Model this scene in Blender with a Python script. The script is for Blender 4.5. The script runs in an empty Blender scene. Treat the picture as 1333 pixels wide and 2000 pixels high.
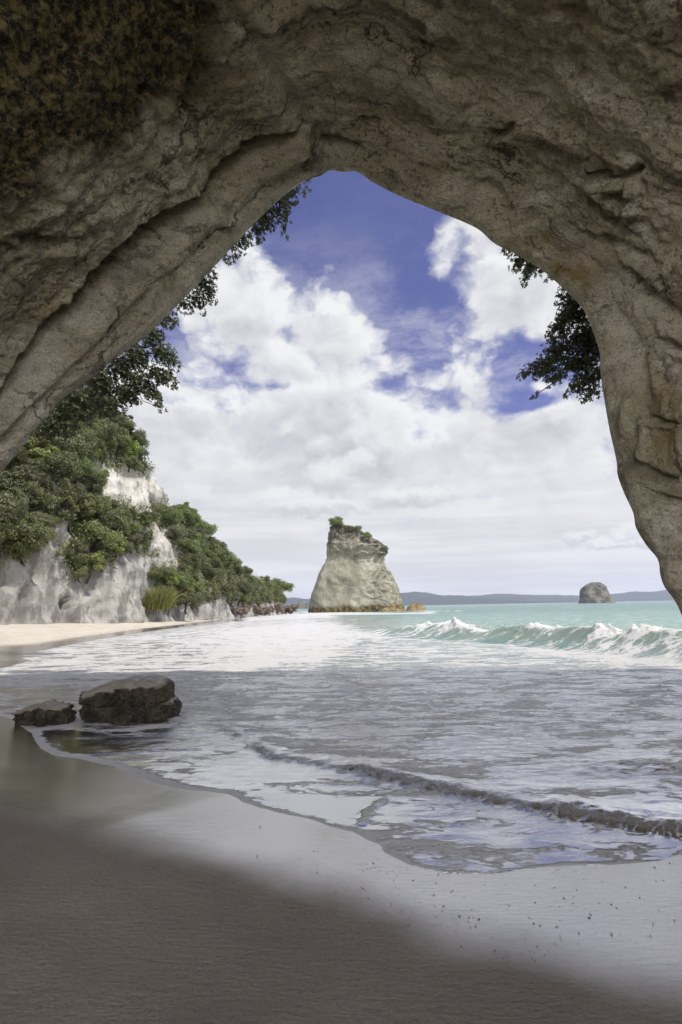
import bpy, math, random
import numpy as np
from mathutils import Matrix, Vector

random.seed(11)
RNG = np.random.default_rng(11)
R = math.radians
SC = bpy.context.scene
COL = SC.collection

# ------------------------------------------------------------------ camera
W, H, FPX = 1333.0, 2000.0, 1111.1          # photo size and focal length in photo pixels (20 mm on 36 mm tall)
CAM = np.array([0.0, 0.0, 2.0])
PITCH, ROLL = R(9.44), R(1.09)
Fv = np.array([0, math.cos(PITCH), math.sin(PITCH)])
U0 = np.array([0, -math.sin(PITCH), math.cos(PITCH)])
R0 = np.array([1.0, 0, 0])
Rv = math.cos(ROLL) * R0 - math.sin(ROLL) * U0
Uv = math.cos(ROLL) * U0 + math.sin(ROLL) * R0
cd = bpy.data.cameras.new('camera')
cam = bpy.data.objects.new('camera', cd)
COL.objects.link(cam)
cd.sensor_fit = 'VERTICAL'; cd.sensor_height = 36.0; cd.sensor_width = 24.0; cd.lens = 20.0
cd.clip_start = 0.05; cd.clip_end = 60000
cam.matrix_world = Matrix([[Rv[0], Uv[0], -Fv[0], CAM[0]], [Rv[1], Uv[1], -Fv[1], CAM[1]],
                           [Rv[2], Uv[2], -Fv[2], CAM[2]], [0, 0, 0, 1]])
SC.camera = cam
SC.view_settings.view_transform = 'Standard'
SC.view_settings.look = 'None'
SC.view_settings.exposure = 0.15
SC.view_settings.gamma = 1.0
SC.cycles.max_bounces = 10
SC.cycles.diffuse_bounces = 6
SC.cycles.glossy_bounces = 4
SC.cycles.transparent_max_bounces = 12
SC.cycles.volume_bounces = 1
SC.cycles.caustics_reflective = False
SC.cycles.caustics_refractive = False
SC.cycles.use_denoising = True
SC.cycles.use_adaptive_sampling = True
SC.cycles.adaptive_threshold = .025
SC.cycles.sample_clamp_indirect = 8

def ray(u, v):
    d = Fv + ((u - W / 2) / FPX) * Rv + ((H / 2 - v) / FPX) * Uv
    return d / np.linalg.norm(d)
def at_z(u, v, z=0.0):
    d = ray(u, v); k = (z - CAM[2]) / d[2]
    return CAM + d * k
def at_y(u, v, y):
    d = ray(u, v); return CAM + d * (y / d[1])
def proj(P):
    q = P - CAM
    z = q @ Fv
    z = np.where(np.abs(z) < 1e-3, 1e-3, z)
    return W / 2 + FPX * (q @ Rv) / z, H / 2 - FPX * (q @ Uv) / z, z

# ------------------------------------------------------------------ sun and sky
SUN_AZ, SUN_EL = R(122), R(57)               # clockwise from +Y (the view), above the horizon
SUN = np.array([math.sin(SUN_AZ) * math.cos(SUN_EL), math.cos(SUN_AZ) * math.cos(SUN_EL), math.sin(SUN_EL)])
sl = bpy.data.lights.new('sun', 'SUN'); sl.energy = 3.6; sl.angle = R(0.53); sl.color = (1.0, 0.955, 0.88)
so = bpy.data.objects.new('sun', sl); COL.objects.link(so)
so.rotation_euler = Vector(-SUN).to_track_quat('-Z', 'Y').to_euler()
so.location = (30, -30, 80)

class T:
    """small helper round a node tree"""
    def __init__(s, tree): s.t = tree
    def n(s, typ, ins=None, **props):
        nd = s.t.nodes.new('ShaderNode' + typ)
        for k, v in props.items(): setattr(nd, k, v)
        for k, v in (ins or {}).items(): s.set(nd.inputs[k], v)
        return nd
    def set(s, sock, v):
        if isinstance(v, bpy.types.NodeSocket): s.t.links.new(v, sock)
        else: sock.default_value = v
    def m(s, op, a, b=None, c=None, clamp=False):
        nd = s.t.nodes.new('ShaderNodeMath'); nd.operation = op; nd.use_clamp = clamp
        for i, v in enumerate((a, b, c)):
            if v is not None: s.set(nd.inputs[i], v)
        return nd.outputs[0]
    def vm(s, op, a, b=None, out=0):
        nd = s.t.nodes.new('ShaderNodeVectorMath'); nd.operation = op
        for i, v in enumerate((a, b)):
            if v is not None: s.set(nd.inputs[i], v)
        return nd.outputs['Value'] if op in ('DOT_PRODUCT', 'LENGTH', 'DISTANCE') else nd.outputs[0]
    def mix(s, f, a, b, mode='MIX'):
        nd = s.t.nodes.new('ShaderNodeMix'); nd.data_type = 'RGBA'; nd.blend_type = mode
        s.set(nd.inputs[0], f)
        for i, v in ((6, a), (7, b)):
            if isinstance(v, tuple) and len(v) == 3: v = (*v, 1)
            s.set(nd.inputs[i], v)
        return nd.outputs[2]
    def fm(s, f, a, b):
        return s.m('MULTIPLY_ADD', f, s.m('SUBTRACT', b, a), a)
    def smooth(s, x, lo, hi, a=0.0, b=1.0):
        nd = s.n('MapRange', {0: x, 1: lo, 2: hi, 3: a, 4: b}, interpolation_type='SMOOTHSTEP'); return nd.outputs[0]
    def noise(s, vec, scale, detail=6, rough=0.55, dist=0.0, out='Fac'):
        return s.n('TexNoise', {'Vector': vec, 'Scale': scale, 'Detail': detail, 'Roughness': rough, 'Distortion': dist}).outputs[out]
    def attr(s, name, out='Fac'):
        return s.n('Attribute', attribute_name=name).outputs[out]
    def mapping(s, vec, loc=(0, 0, 0), rot=(0, 0, 0), scale=(1, 1, 1)):
        return s.n('Mapping', {'Vector': vec, 'Location': loc, 'Rotation': rot, 'Scale': scale}).outputs[0]
    def link(s, a, b): s.t.links.new(a, b)

def azel(u, v):
    d = ray(u, v); return math.atan2(d[0], d[1]), math.asin(d[2])

world = bpy.data.worlds.new('World'); SC.world = world; world.use_nodes = True
world.cycles.sampling_method = 'MANUAL'; world.cycles.sample_map_resolution = 1024
wt = world.node_tree; wt.nodes.clear(); w = T(wt)
dirv = w.n('TexCoord').outputs['Generated']
sx = w.n('SeparateXYZ', {0: dirv})
az = w.m('ARCTAN2', sx.outputs[0], sx.outputs[1])
el = w.m('ARCSINE', sx.outputs[2])
ae = w.n('CombineXYZ', {0: az, 1: el, 2: 0.0}).outputs[0]
pl = w.vm('MULTIPLY', dirv, (1, 1, 1.35))
# blobs in (azimuth, elevation): blue holes negative, cloud heaps positive  (u, v, ru, rv, weight)
BLOBS = [(690, 400, 82, 90, -.46), (560, 440, 75, 55, -.40), (610, 385, 60, 55, -.34), (745, 500, 40, 55, -.30), (730, 570, 40, 45, -.24), (850, 598, 60, 26, -.26),
         (330, 645, 26, 50, -.34), (1000, 735, 42, 52, -.46), (1085, 700, 72, 34, -.40), (1050, 785, 75, 22, -.40), (846, 856, 60, 20, -.25), (812, 838, 26, 30, -.12),
         (560, 755, 190, 12, -.12), (390, 790, 80, 14, -.14), (800, 660, 36, 20, -.16),
         (870, 470, 70, 90, .16), (650, 530, 30, 50, .12), (690, 720, 260, 90, .14), (460, 620, 120, 110, .12), (960, 860, 130, 60, .2), (600, 880, 320, 90, .26), (1080, 870, 160, 90, .16), (640, 640, 60, 40, .06), (1000, 540, 90, 90, .2), (1130, 640, 60, 40, .14), (1100, 800, 80, 60, .12), (1000, 590, 110, 60, .08)]
cover = None
cov = w.smooth(el, R(7), R(26), .33, .085)
for (u, v, ru, rv, wgt) in BLOBS:
    a0, e0 = azel(u, v); a1, _ = azel(u + ru, v); _, e1 = azel(u, v - rv)
    q = w.vm('MULTIPLY', w.vm('SUBTRACT', ae, (a0, e0, 0)), (1 / (a1 - a0), 1 / (e1 - e0), 0))
    g = w.m('POWER', math.e, w.m('MULTIPLY', w.vm('DOT_PRODUCT', q, q), -1.0))
    cov = w.m('MULTIPLY_ADD', g, wgt, cov)
warp = w.vm('MULTIPLY', w.vm('SUBTRACT', w.noise(pl, 5.0, 5, .6, out='Color'), (.5, .5, .5)), (.16, .16, .13))
pw = w.vm('ADD', pl, warp)
def cloudnoise(p):
    a = w.noise(p, 3.4, 10, .58)
    vo = w.n('TexVoronoi', {'Vector': p, 'Scale': 6.5, 'Detail': 2.0, 'Roughness': .55, 'Lacunarity': 2.3, 'Smoothness': .35}, feature='SMOOTH_F1').outputs['Distance']
    return w.m('MULTIPLY_ADD', vo, -.42, w.m('MULTIPLY_ADD', a, .85, .405))
n1 = cloudnoise(pw)
n2 = cloudnoise(w.vm('ADD', pw, (.018, -.008, .034)))
dens = w.m('ADD', n1, cov)
edge = w.noise(pw, 24.0, 7, .64)
alpha = w.smooth(w.m('MULTIPLY_ADD', w.m('SUBTRACT', edge, .5), .30, dens), .42, .69)
veil = w.m('MULTIPLY', w.smooth(w.noise(w.vm('MULTIPLY', pw, (1.6, 1.6, 3.2)), 2.6, 9, .66), .44, .74), w.smooth(el, R(38), R(24), .05, .6))
alpha = w.m('MAXIMUM', alpha, veil)
thick = w.smooth(dens, .60, .95)
relief = w.m('MULTIPLY_ADD', w.m('SUBTRACT', n1, n2), 3.2, .52, clamp=True)
streak = w.noise(w.vm('MULTIPLY', dirv, (3.0, 3.0, 44.0)), 1.0, 5, .55)
low = w.smooth(el, R(4), R(19), 1.0, 0.0)
lit = w.fm(thick, .55, .17)
shade = w.m('MULTIPLY_ADD', w.m('SUBTRACT', edge, .5), .5, w.m('MULTIPLY_ADD', relief, .62, lit), clamp=True)
cc = w.mix(shade, (.50, .505, .565), (.97, .975, .985))
lowc = w.mix(w.smooth(streak, .35, .68), (.75, .75, .765), (.92, .92, .92))
cc = w.mix(w.m('MULTIPLY', low, .92), cc, lowc)
for (u, v, ru, rv) in [(1130, 1048, 34, 16), (1172, 1062, 30, 12), (1235, 1046, 38, 24), (1270, 1060, 40, 14), (1205, 1066, 60, 9),
                       (560, 975, 80, 26), (650, 930, 60, 36), (700, 905, 40, 30), (620, 990, 130, 20), (800, 970, 110, 20)]:
    a0, e0 = azel(u, v); a1, _ = azel(u + ru, v); _, e1 = azel(u, v - rv)
    wob = w.vm('MULTIPLY', w.vm('SUBTRACT', w.noise(dirv, 42.0, 5, .6, out='Color'), (.5, .5, .5)), (.055, .045, 0))
    q = w.vm('MULTIPLY', w.vm('SUBTRACT', w.vm('ADD', ae, wob), (a0, e0, 0)), (1 / (a1 - a0), 1 / (e1 - e0), 0))
    dd = w.vm('DOT_PRODUCT', q, q)
    qy = w.n('SeparateXYZ', {0: q}).outputs[1]
    base = w.smooth(qy, -.9, .5)
    puff = w.mix(base, (.60, .605, .65), (.97, .97, .975))
    cc = w.mix(w.m('MULTIPLY', w.smooth(dd, .25, 1.3, 1.0, 0.0), .75), cc, puff)
sky = w.n('TexSky', sky_type='NISHITA', sun_disc=False, sun_elevation=SUN_EL, sun_rotation=SUN_AZ,
          air_density=1.0, dust_density=0.4, ozone_density=2.5).outputs[0]
skyc = w.mix(1.0, sky, (1.06, .80, 1.22), 'MULTIPLY')
b1 = w.n('Background', {'Color': skyc, 'Strength': .085})
glow = w.smooth(w.vm('DOT_PRODUCT', dirv, tuple(SUN)), .6, 1.0, .83, 1.8)  # cloud round the sun brightened, added to lift the cave interior
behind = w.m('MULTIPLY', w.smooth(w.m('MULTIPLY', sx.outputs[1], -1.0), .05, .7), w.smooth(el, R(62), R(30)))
glow = w.m('MULTIPLY_ADD', behind, 2.8, glow)      # added fill: cloud low behind the camera brightened to light the cave
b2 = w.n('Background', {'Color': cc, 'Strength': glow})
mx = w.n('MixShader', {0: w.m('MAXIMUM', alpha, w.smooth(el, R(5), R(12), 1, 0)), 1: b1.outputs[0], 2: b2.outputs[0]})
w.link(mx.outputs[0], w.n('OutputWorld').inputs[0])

# ------------------------------------------------------------------ numpy noise
_G = np.array([[1, 1, 0], [-1, 1, 0], [1, -1, 0], [-1, -1, 0], [1, 0, 1], [-1, 0, 1], [1, 0, -1], [-1, 0, -1],
               [0, 1, 1], [0, -1, 1], [0, 1, -1], [0, -1, -1], [1, 1, 0], [-1, 1, 0], [0, -1, 1], [0, -1, -1]], float)
_PERM = np.random.default_rng(5).permutation(4096)
def gnoise(p, seed=0):
    i = np.floor(p).astype(np.int64); f = p - i
    t = f * f * f * (f * (f * 6 - 15) + 10)
    out = 0
    for dx in (0, 1):
        wx = t[..., 0] if dx else 1 - t[..., 0]
        for dy in (0, 1):
            wy = t[..., 1] if dy else 1 - t[..., 1]
            for dz in (0, 1):
                wz = t[..., 2] if dz else 1 - t[..., 2]
                h = _PERM[(_PERM[(_PERM[(i[..., 0] + dx + seed * 17) & 4095] + i[..., 1] + dy) & 4095] + i[..., 2] + dz) & 4095] & 15
                g = _G[h]
                out = out + wx * wy * wz * (g[..., 0] * (f[..., 0] - dx) + g[..., 1] * (f[..., 1] - dy) + g[..., 2] * (f[..., 2] - dz))
    return out
def fbm(p, octv=4, seed=0, gain=.5, ridge=False):
    s = 0; a = 1.0
    for k in range(octv):
        n = gnoise(p, seed + k)
        if ridge: n = 1 - 2 * np.abs(n) * 1.6
        s = s + a * n
        p = p * 2.03 + 11.7; a *= gain
    return s
def sstep(x, a, b):
    t = np.clip((x - a) / (b - a), 0, 1); return t * t * (3 - 2 * t)
def seg_dist(X, Y, pts, extra=None):
    """distance to a polyline, side (+1 left of travel), and an interpolated value along it"""
    best = np.full(X.shape, 1e18); side = np.zeros(X.shape); val = np.zeros(X.shape)
    ex = extra if extra is not None else np.linspace(0, 1, len(pts))
    for k in range(len(pts) - 1):
        ax, ay = pts[k][:2]; bx, by = pts[k + 1][:2]
        dx, dy = bx - ax, by - ay; L2 = dx * dx + dy * dy + 1e-12
        t = np.clip(((X - ax) * dx + (Y - ay) * dy) / L2, 0, 1)
        d2 = (X - ax - t * dx) ** 2 + (Y - ay - t * dy) ** 2
        m = d2 < best
        best = np.where(m, d2, best)
        side = np.where(m, np.sign(dx * (Y - ay) - dy * (X - ax)), side)
        val = np.where(m, ex[k] + t * (ex[k + 1] - ex[k]), val)
    return np.sqrt(best), side, val
def inside(X, Y, poly):
    c = np.zeros(X.shape, bool); n = len(poly)
    for k in range(n):
        ax, ay = poly[k][:2]; bx, by = poly[(k + 1) % n][:2]
        if ay == by: continue
        m = ((ay > Y) != (by > Y)) & (X < (bx - ax) * (Y - ay) / (by - ay) + ax)
        c ^= m
    return c
def catmull(pts, n):
    P = np.array(pts, float); d = np.r_[0, np.cumsum(np.linalg.norm(np.diff(P, axis=0), axis=1) ** .5)]
    t = np.linspace(0, d[-1], n * 4)
    ext = np.vstack([2 * P[0] - P[1], P, 2 * P[-1] - P[-2]])
    i = np.clip(np.searchsorted(d, t, side='right') - 1, 0, len(P) - 2)
    s = ((t - d[i]) / (d[i + 1] - d[i]))[:, None]
    p0, p1, p2, p3 = ext[i], ext[i + 1], ext[i + 2], ext[i + 3]
    q = .5 * (2 * p1 + (p2 - p0) * s + (2 * p0 - 5 * p1 + 4 * p2 - p3) * s * s + (3 * p1 - p0 - 3 * p2 + p3) * s ** 3)
    L = np.r_[0, np.cumsum(np.linalg.norm(np.diff(q, axis=0), axis=1))]
    tt = np.linspace(0, L[-1], n)
    return np.stack([np.interp(tt, L, q[:, k]) for k in range(P.shape[1])], 1)

# ------------------------------------------------------------------ mesh helpers
def mesh_from(name, V, F4, attrs=None, smooth=True):
    V = np.ascontiguousarray(V, np.float32); F4 = np.ascontiguousarray(F4, np.int32); k = F4.shape[1]
    me = bpy.data.meshes.new(name)
    me.vertices.add(len(V)); me.vertices.foreach_set('co', V.ravel())
    me.loops.add(F4.size); me.loops.foreach_set('vertex_index', F4.ravel())
    me.polygons.add(len(F4)); me.polygons.foreach_set('loop_start', np.arange(0, F4.size, k, dtype=np.int32))
    me.polygons.foreach_set('use_smooth', np.full(len(F4), smooth, bool))
    for an, a in (attrs or {}).items():
        at = me.attributes.new(an, 'FLOAT', 'POINT'); at.data.foreach_set('value', np.ascontiguousarray(a, np.float32).ravel())
    me.update(calc_edges=True); me.validate()
    return me
def grid_faces(nr, nc, wrap_r=False, wrap_c=False, flip=False):
    r = np.arange(nr if wrap_r else nr - 1); c = np.arange(nc if wrap_c else nc - 1)
    a, b = np.meshgrid(r, c, indexing='ij'); a2 = (a + 1) % nr; b2 = (b + 1) % nc
    f = np.stack([a * nc + b, a * nc + b2, a2 * nc + b2, a2 * nc + b], -1).reshape(-1, 4)
    return f[:, ::-1] if flip else f
def obj(name, me, mat, parent=None):
    o = bpy.data.objects.new(name, me); COL.objects.link(o)
    if mat is not None and me is not None and not me.materials: me.materials.append(mat)
    if parent is not None: o.parent = parent
    return o
def tag(o, label=None, cat=None, group=None, kind=None):
    for k, v in (('label', label), ('category', cat), ('group', group), ('kind', kind)):
        if v: o[k] = v
    return o
def thing(name, label, cat, loc=(0, 0, 0), group=None):
    o = bpy.data.objects.new(name, None); COL.objects.link(o); o.location = loc; o.empty_display_size = .3
    return tag(o, label, cat, group)
def dup(root, loc, rot, scale, label, group):
    r = root.copy(); COL.objects.link(r); r.location = loc; r.rotation_euler = rot; r.scale = scale
    tag(r, label, None, group)
    for ch in root.children:
        c = ch.copy(); COL.objects.link(c); c.parent = r
    return r
def tube(points, radii, sides=7):
    P = np.array(points, float); n = len(P)
    tn = np.gradient(P, axis=0); tn /= np.linalg.norm(tn, axis=1)[:, None] + 1e-9
    ref = np.where(np.abs(tn[:, 2:3]) < .9, [[0, 0, 1.]], [[1., 0, 0]])
    a = np.cross(tn, ref); a /= np.linalg.norm(a, axis=1)[:, None]; b = np.cross(tn, a)
    th = np.linspace(0, 2 * np.pi, sides, endpoint=False)
    V = P[:, None] + np.array(radii, float)[:, None, None] * (np.cos(th)[None, :, None] * a[:, None] + np.sin(th)[None, :, None] * b[:, None])
    return V.reshape(-1, 3), grid_faces(n, sides, wrap_c=True)
def join(parts):
    V, F, k = [], [], 0
    for v, f in parts: V.append(v); F.append(f + k); k += len(v)
    return np.vstack(V), np.vstack(F)
def newmat(name):
    m = bpy.data.materials.new(name); m.use_nodes = True; m.node_tree.nodes.clear(); return m, T(m.node_tree)
def finish(t, shader, disp=None):
    o = t.n('OutputMaterial'); t.link(shader, o.inputs['Surface'])

# ------------------------------------------------------------------ materials
def mat_cave():
    m, t = newmat('cave_rock')
    p = t.n('NewGeometry').outputs['Position']
    st = t.mapping(p, rot=(R(20), R(35), R(-25)), scale=(.5, 1.0, 1.7))
    big = t.noise(p, .55, 5, .6, .4); mid = t.noise(st, 1.8, 8, .65, .6); fine = t.noise(p, 9.0, 8, .72); grain = t.noise(p, 34.0, 4, .7)
    pit = t.n('TexVoronoi', {'Vector': t.vm('ADD', p, t.vm('MULTIPLY', t.noise(p, 7, 3, out='Color'), (.1, .1, .1))), 'Scale': 13.0}).outputs['Distance']
    ac = t.n('CombineXYZ', {0: t.m('MULTIPLY', t.attr('arc'), .20), 1: t.m('MULTIPLY', t.attr('dpt'), 1.45), 2: 0.0}).outputs[0]
    ac = t.vm('ADD', ac, t.vm('MULTIPLY', t.vm('SUBTRACT', t.noise(p, .7, 5, out='Color'), (.5, .5, .5)), (.5, .95, 0)))
    sk = t.noise(ac, 1.5, 10, .68); sk2 = t.noise(ac, 4.0, 9, .72)
    c = t.mix(t.smooth(mid, .36, .66), (.46, .405, .275), (.77, .70, .54))
    c = t.mix(t.m('MULTIPLY', t.smooth(big, .45, .62), .7), c, (.56, .48, .33))
    c = t.mix(t.m('MULTIPLY', t.smooth(fine, .53, .62), t.smooth(big, .38, .6, .35, .85)), c, (.10, .085, .056))
    c = t.mix(t.m('MULTIPLY', t.smooth(t.noise(st, 4.6, 9, .7, .3), .56, .70), .7), c, (.72, .66, .54))
    c = t.mix(t.m('MULTIPLY', t.smooth(t.noise(p, 1.15, 6, .6, .5), .58, .70), .4), c, (.42, .31, .15))
    c = t.mix(t.m('MULTIPLY', t.smooth(sk, .52, .64), .8), c, (.10, .085, .058))
    c = t.mix(t.m('MULTIPLY', t.smooth(sk2, .54, .68), .7), c, (.80, .76, .65))
    c = t.mix(t.m('MULTIPLY', t.smooth(sk2, .45, .36), .6), c, (.12, .10, .07))
    cw = t.vm('ADD', t.vm('MULTIPLY', ac, (2.2, 1.0, 1)), t.vm('MULTIPLY', t.vm('SUBTRACT', t.noise(p, 2.4, 6, .65, out='Color'), (.5, .5, .5)), (.9, .9, 0)))
    ck = t.n('TexVoronoi', {'Vector': cw, 'Scale': .85}, feature='DISTANCE_TO_EDGE').outputs[0]
    crack = t.m('MULTIPLY', t.smooth(ck, .0, .030, 1.0, 0.0), t.smooth(t.noise(p, .75, 4, .6), .47, .60))
    c = t.mix(t.m('MULTIPLY', crack, .85), c, (.05, .04, .028))
    ocr = t.smooth(t.noise(ac, 1.1, 6, .6), .56, .70)
    c = t.mix(t.m('MULTIPLY', ocr, .45), c, (.56, .40, .19))
    moss = t.attr('moss')
    mm = t.noise(p, 6.0, 9, .75)
    mc = t.mix(t.smooth(mm, .44, .58), (.012, .010, .007), (.27, .21, .085))
    mc = t.mix(t.m('MULTIPLY', t.smooth(fine, .5, .65), .7), mc, (.03, .032, .014))
    c = t.mix(t.m('MULTIPLY', moss, 1.0), c, mc)
    c = t.mix(t.m('MULTIPLY', t.attr('algae'), t.smooth(t.noise(p, 2.2, 6, .6), .35, .6)), c, (.30, .23, .08))
    c = t.mix(t.m('MULTIPLY', t.attr('pale'), t.smooth(t.noise(p, 4, 6, .7), .3, .6, .35, 1.0)), c, (.78, .72, .60))
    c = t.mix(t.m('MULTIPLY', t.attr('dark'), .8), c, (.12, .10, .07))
    c = t.mix(t.m('MULTIPLY', t.smooth(grain, .50, .62), .55), c, (.17, .145, .10))
    c = t.mix(t.m('MULTIPLY', t.smooth(t.noise(ac, 9.0, 7, .75), .55, .66), .6), c, (.12, .10, .07))
    h = t.m('ADD', t.m('MULTIPLY', fine, .14), t.m('MULTIPLY', mid, .14))
    h = t.m('MULTIPLY_ADD', crack, -.10, h)
    h = t.m('MULTIPLY_ADD', sk2, .10, t.m('MULTIPLY_ADD', sk, .16, t.m('MULTIPLY_ADD', grain, .022, h)))
    h = t.m('MULTIPLY_ADD', t.smooth(pit, 0, .35), .03, h)
    b = t.n('Bump', {'Strength': .9, 'Distance': 1.0, 'Height': h}).outputs[0]
    s = t.n('BsdfPrincipled', {'Base Color': c, 'Roughness': .88, 'Normal': b, 'Specular IOR Level': .25})
    finish(t, s.outputs[0]); return m

def mat_cliff():
    m, t = newmat('pale_cliff_rock')
    p = t.n('NewGeometry').outputs['Position']
    st = t.mapping(p, scale=(1, 1, .28))
    n = t.noise(st, .5, 9, .68, .4); f = t.noise(p, 2.6, 8, .7); s2 = t.noise(t.mapping(p, scale=(.6, .6, .16)), 1.6, 7, .65)
    c = t.mix(t.smooth(n, .35, .62), (.32, .30, .25), (.56, .54, .49))
    c = t.mix(t.m('MULTIPLY', t.smooth(s2, .46, .58), t.attr('grey')), c, (.13, .126, .118))
    c = t.mix(t.m('MULTIPLY', t.attr('grey'), .55), c, (.27, .265, .25))
    c = t.mix(t.m('MULTIPLY', t.smooth(f, .55, .7), .55), c, (.22, .20, .15))
    c = t.mix(t.m('MULTIPLY', t.smooth(t.noise(p, .9, 5), .6, .7), .5), c, (.12, .14, .06))
    h = t.m('ADD', t.m('MULTIPLY', n, .5), t.m('MULTIPLY', f, .16))
    b = t.n('Bump', {'Strength': .8, 'Distance': 1.0, 'Height': h}).outputs[0]
    s = t.n('BsdfPrincipled', {'Base Color': c, 'Roughness': .9, 'Normal': b, 'Specular IOR Level': .2})
    finish(t, s.outputs[0]); return m

def mat_stack():
    m, t = newmat('sea_stack_rock')
    p = t.n('NewGeometry').outputs['Position']
    z = t.n('SeparateXYZ', {0: p}).outputs[2]
    n = t.noise(t.mapping(p, scale=(1, 1, .5)), .16, 8, .65, .3)
    st = t.noise(t.mapping(p, scale=(.12, .12, 2.2)), .45, 6, .6)
    vr = t.noise(t.mapping(p, scale=(1, 1, .16)), .42, 8, .68)
    f = t.noise(p, 1.1, 8, .72)
    c = t.mix(t.smooth(n, .33, .66), (.175, .165, .115), (.34, .325, .255))
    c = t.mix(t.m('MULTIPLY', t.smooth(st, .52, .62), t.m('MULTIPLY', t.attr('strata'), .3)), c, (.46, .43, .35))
    c = t.mix(t.m('MULTIPLY', t.smooth(vr, .5, .62), .5), c, (.15, .14, .105))
    c = t.mix(t.m('MULTIPLY', t.attr('crust'), t.smooth(t.noise(p, .55, 8, .7), .36, .56)), c, (.065, .058, .046))
    foot = t.smooth(t.m('MULTIPLY_ADD', n, 3.0, z), 2.6, 4.4, 1, 0)
    c = t.mix(foot, c, t.mix(t.smooth(f, .42, .6), (.035, .028, .018), (.20, .15, .055)))
    h = t.m('ADD', t.m('MULTIPLY', n, 1.2), t.m('ADD', t.m('MULTIPLY', f, .25), t.m('MULTIPLY', t.m('MULTIPLY', st, t.attr('strata')), .35)))
    b = t.n('Bump', {'Strength': .8, 'Distance': 1.0, 'Height': h}).outputs[0]
    s = t.n('BsdfPrincipled', {'Base Color': c, 'Roughness': .9, 'Normal': b, 'Specular IOR Level': .2})
    finish(t, s.outputs[0]); return m

def mat_rock(name, a, b_, scale, wet=.0, rough=.8, bump=.12):
    m, t = newmat(name)
    p = t.n('TexCoord').outputs['Object']
    n = t.noise(p, scale, 8, .68, .3); f = t.noise(p, scale * 6, 6, .7)
    c = t.mix(t.smooth(n, .36, .64), a, b_)
    c = t.mix(t.m('MULTIPLY', t.smooth(f, .52, .66), .6), c, tuple(x * .35 for x in a))
    bu = t.n('Bump', {'Strength': .9, 'Distance': 1.0, 'Height': t.m('ADD', t.m('MULTIPLY', n, bump), t.m('MULTIPLY', f, bump * .3))}).outputs[0]
    s = t.n('BsdfPrincipled', {'Base Color': c, 'Roughness': rough, 'Normal': bu, 'Specular IOR Level': .25 + wet})
    finish(t, s.outputs[0]); return m

def mat_boulder():
    m, t = newmat('wet_boulder_rock')
    p = t.n('TexCoord').outputs['Object']
    n = t.noise(p, 3.0, 8, .7, .3); f = t.noise(p, 17.0, 7, .72)
    pit = t.n('TexVoronoi', {'Vector': t.vm('ADD', p, t.vm('MULTIPLY', t.noise(p, 8, 3, out='Color'), (.1, .1, .1))), 'Scale': 14.0}).outputs['Distance']
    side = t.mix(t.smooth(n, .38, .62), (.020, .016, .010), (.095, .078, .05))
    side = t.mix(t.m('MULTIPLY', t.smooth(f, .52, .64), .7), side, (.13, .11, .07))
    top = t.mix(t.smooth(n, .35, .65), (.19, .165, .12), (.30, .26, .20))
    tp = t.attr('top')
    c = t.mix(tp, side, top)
    h = t.m('ADD', t.m('MULTIPLY', n, .07), t.m('ADD', t.m('MULTIPLY', f, .05), t.m('MULTIPLY', t.smooth(pit, 0, .3), .03)))
    st = t.fm(tp, 1.0, .25)
    b = t.n('Bump', {'Strength': st, 'Distance': 1.0, 'Height': h}).outputs[0]
    s = t.n('BsdfPrincipled', {'Base Color': c, 'Roughness': t.fm(tp, .5, .38), 'Normal': b, 'Specular IOR Level': .4})
    finish(t, s.outputs[0]); return m

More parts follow.
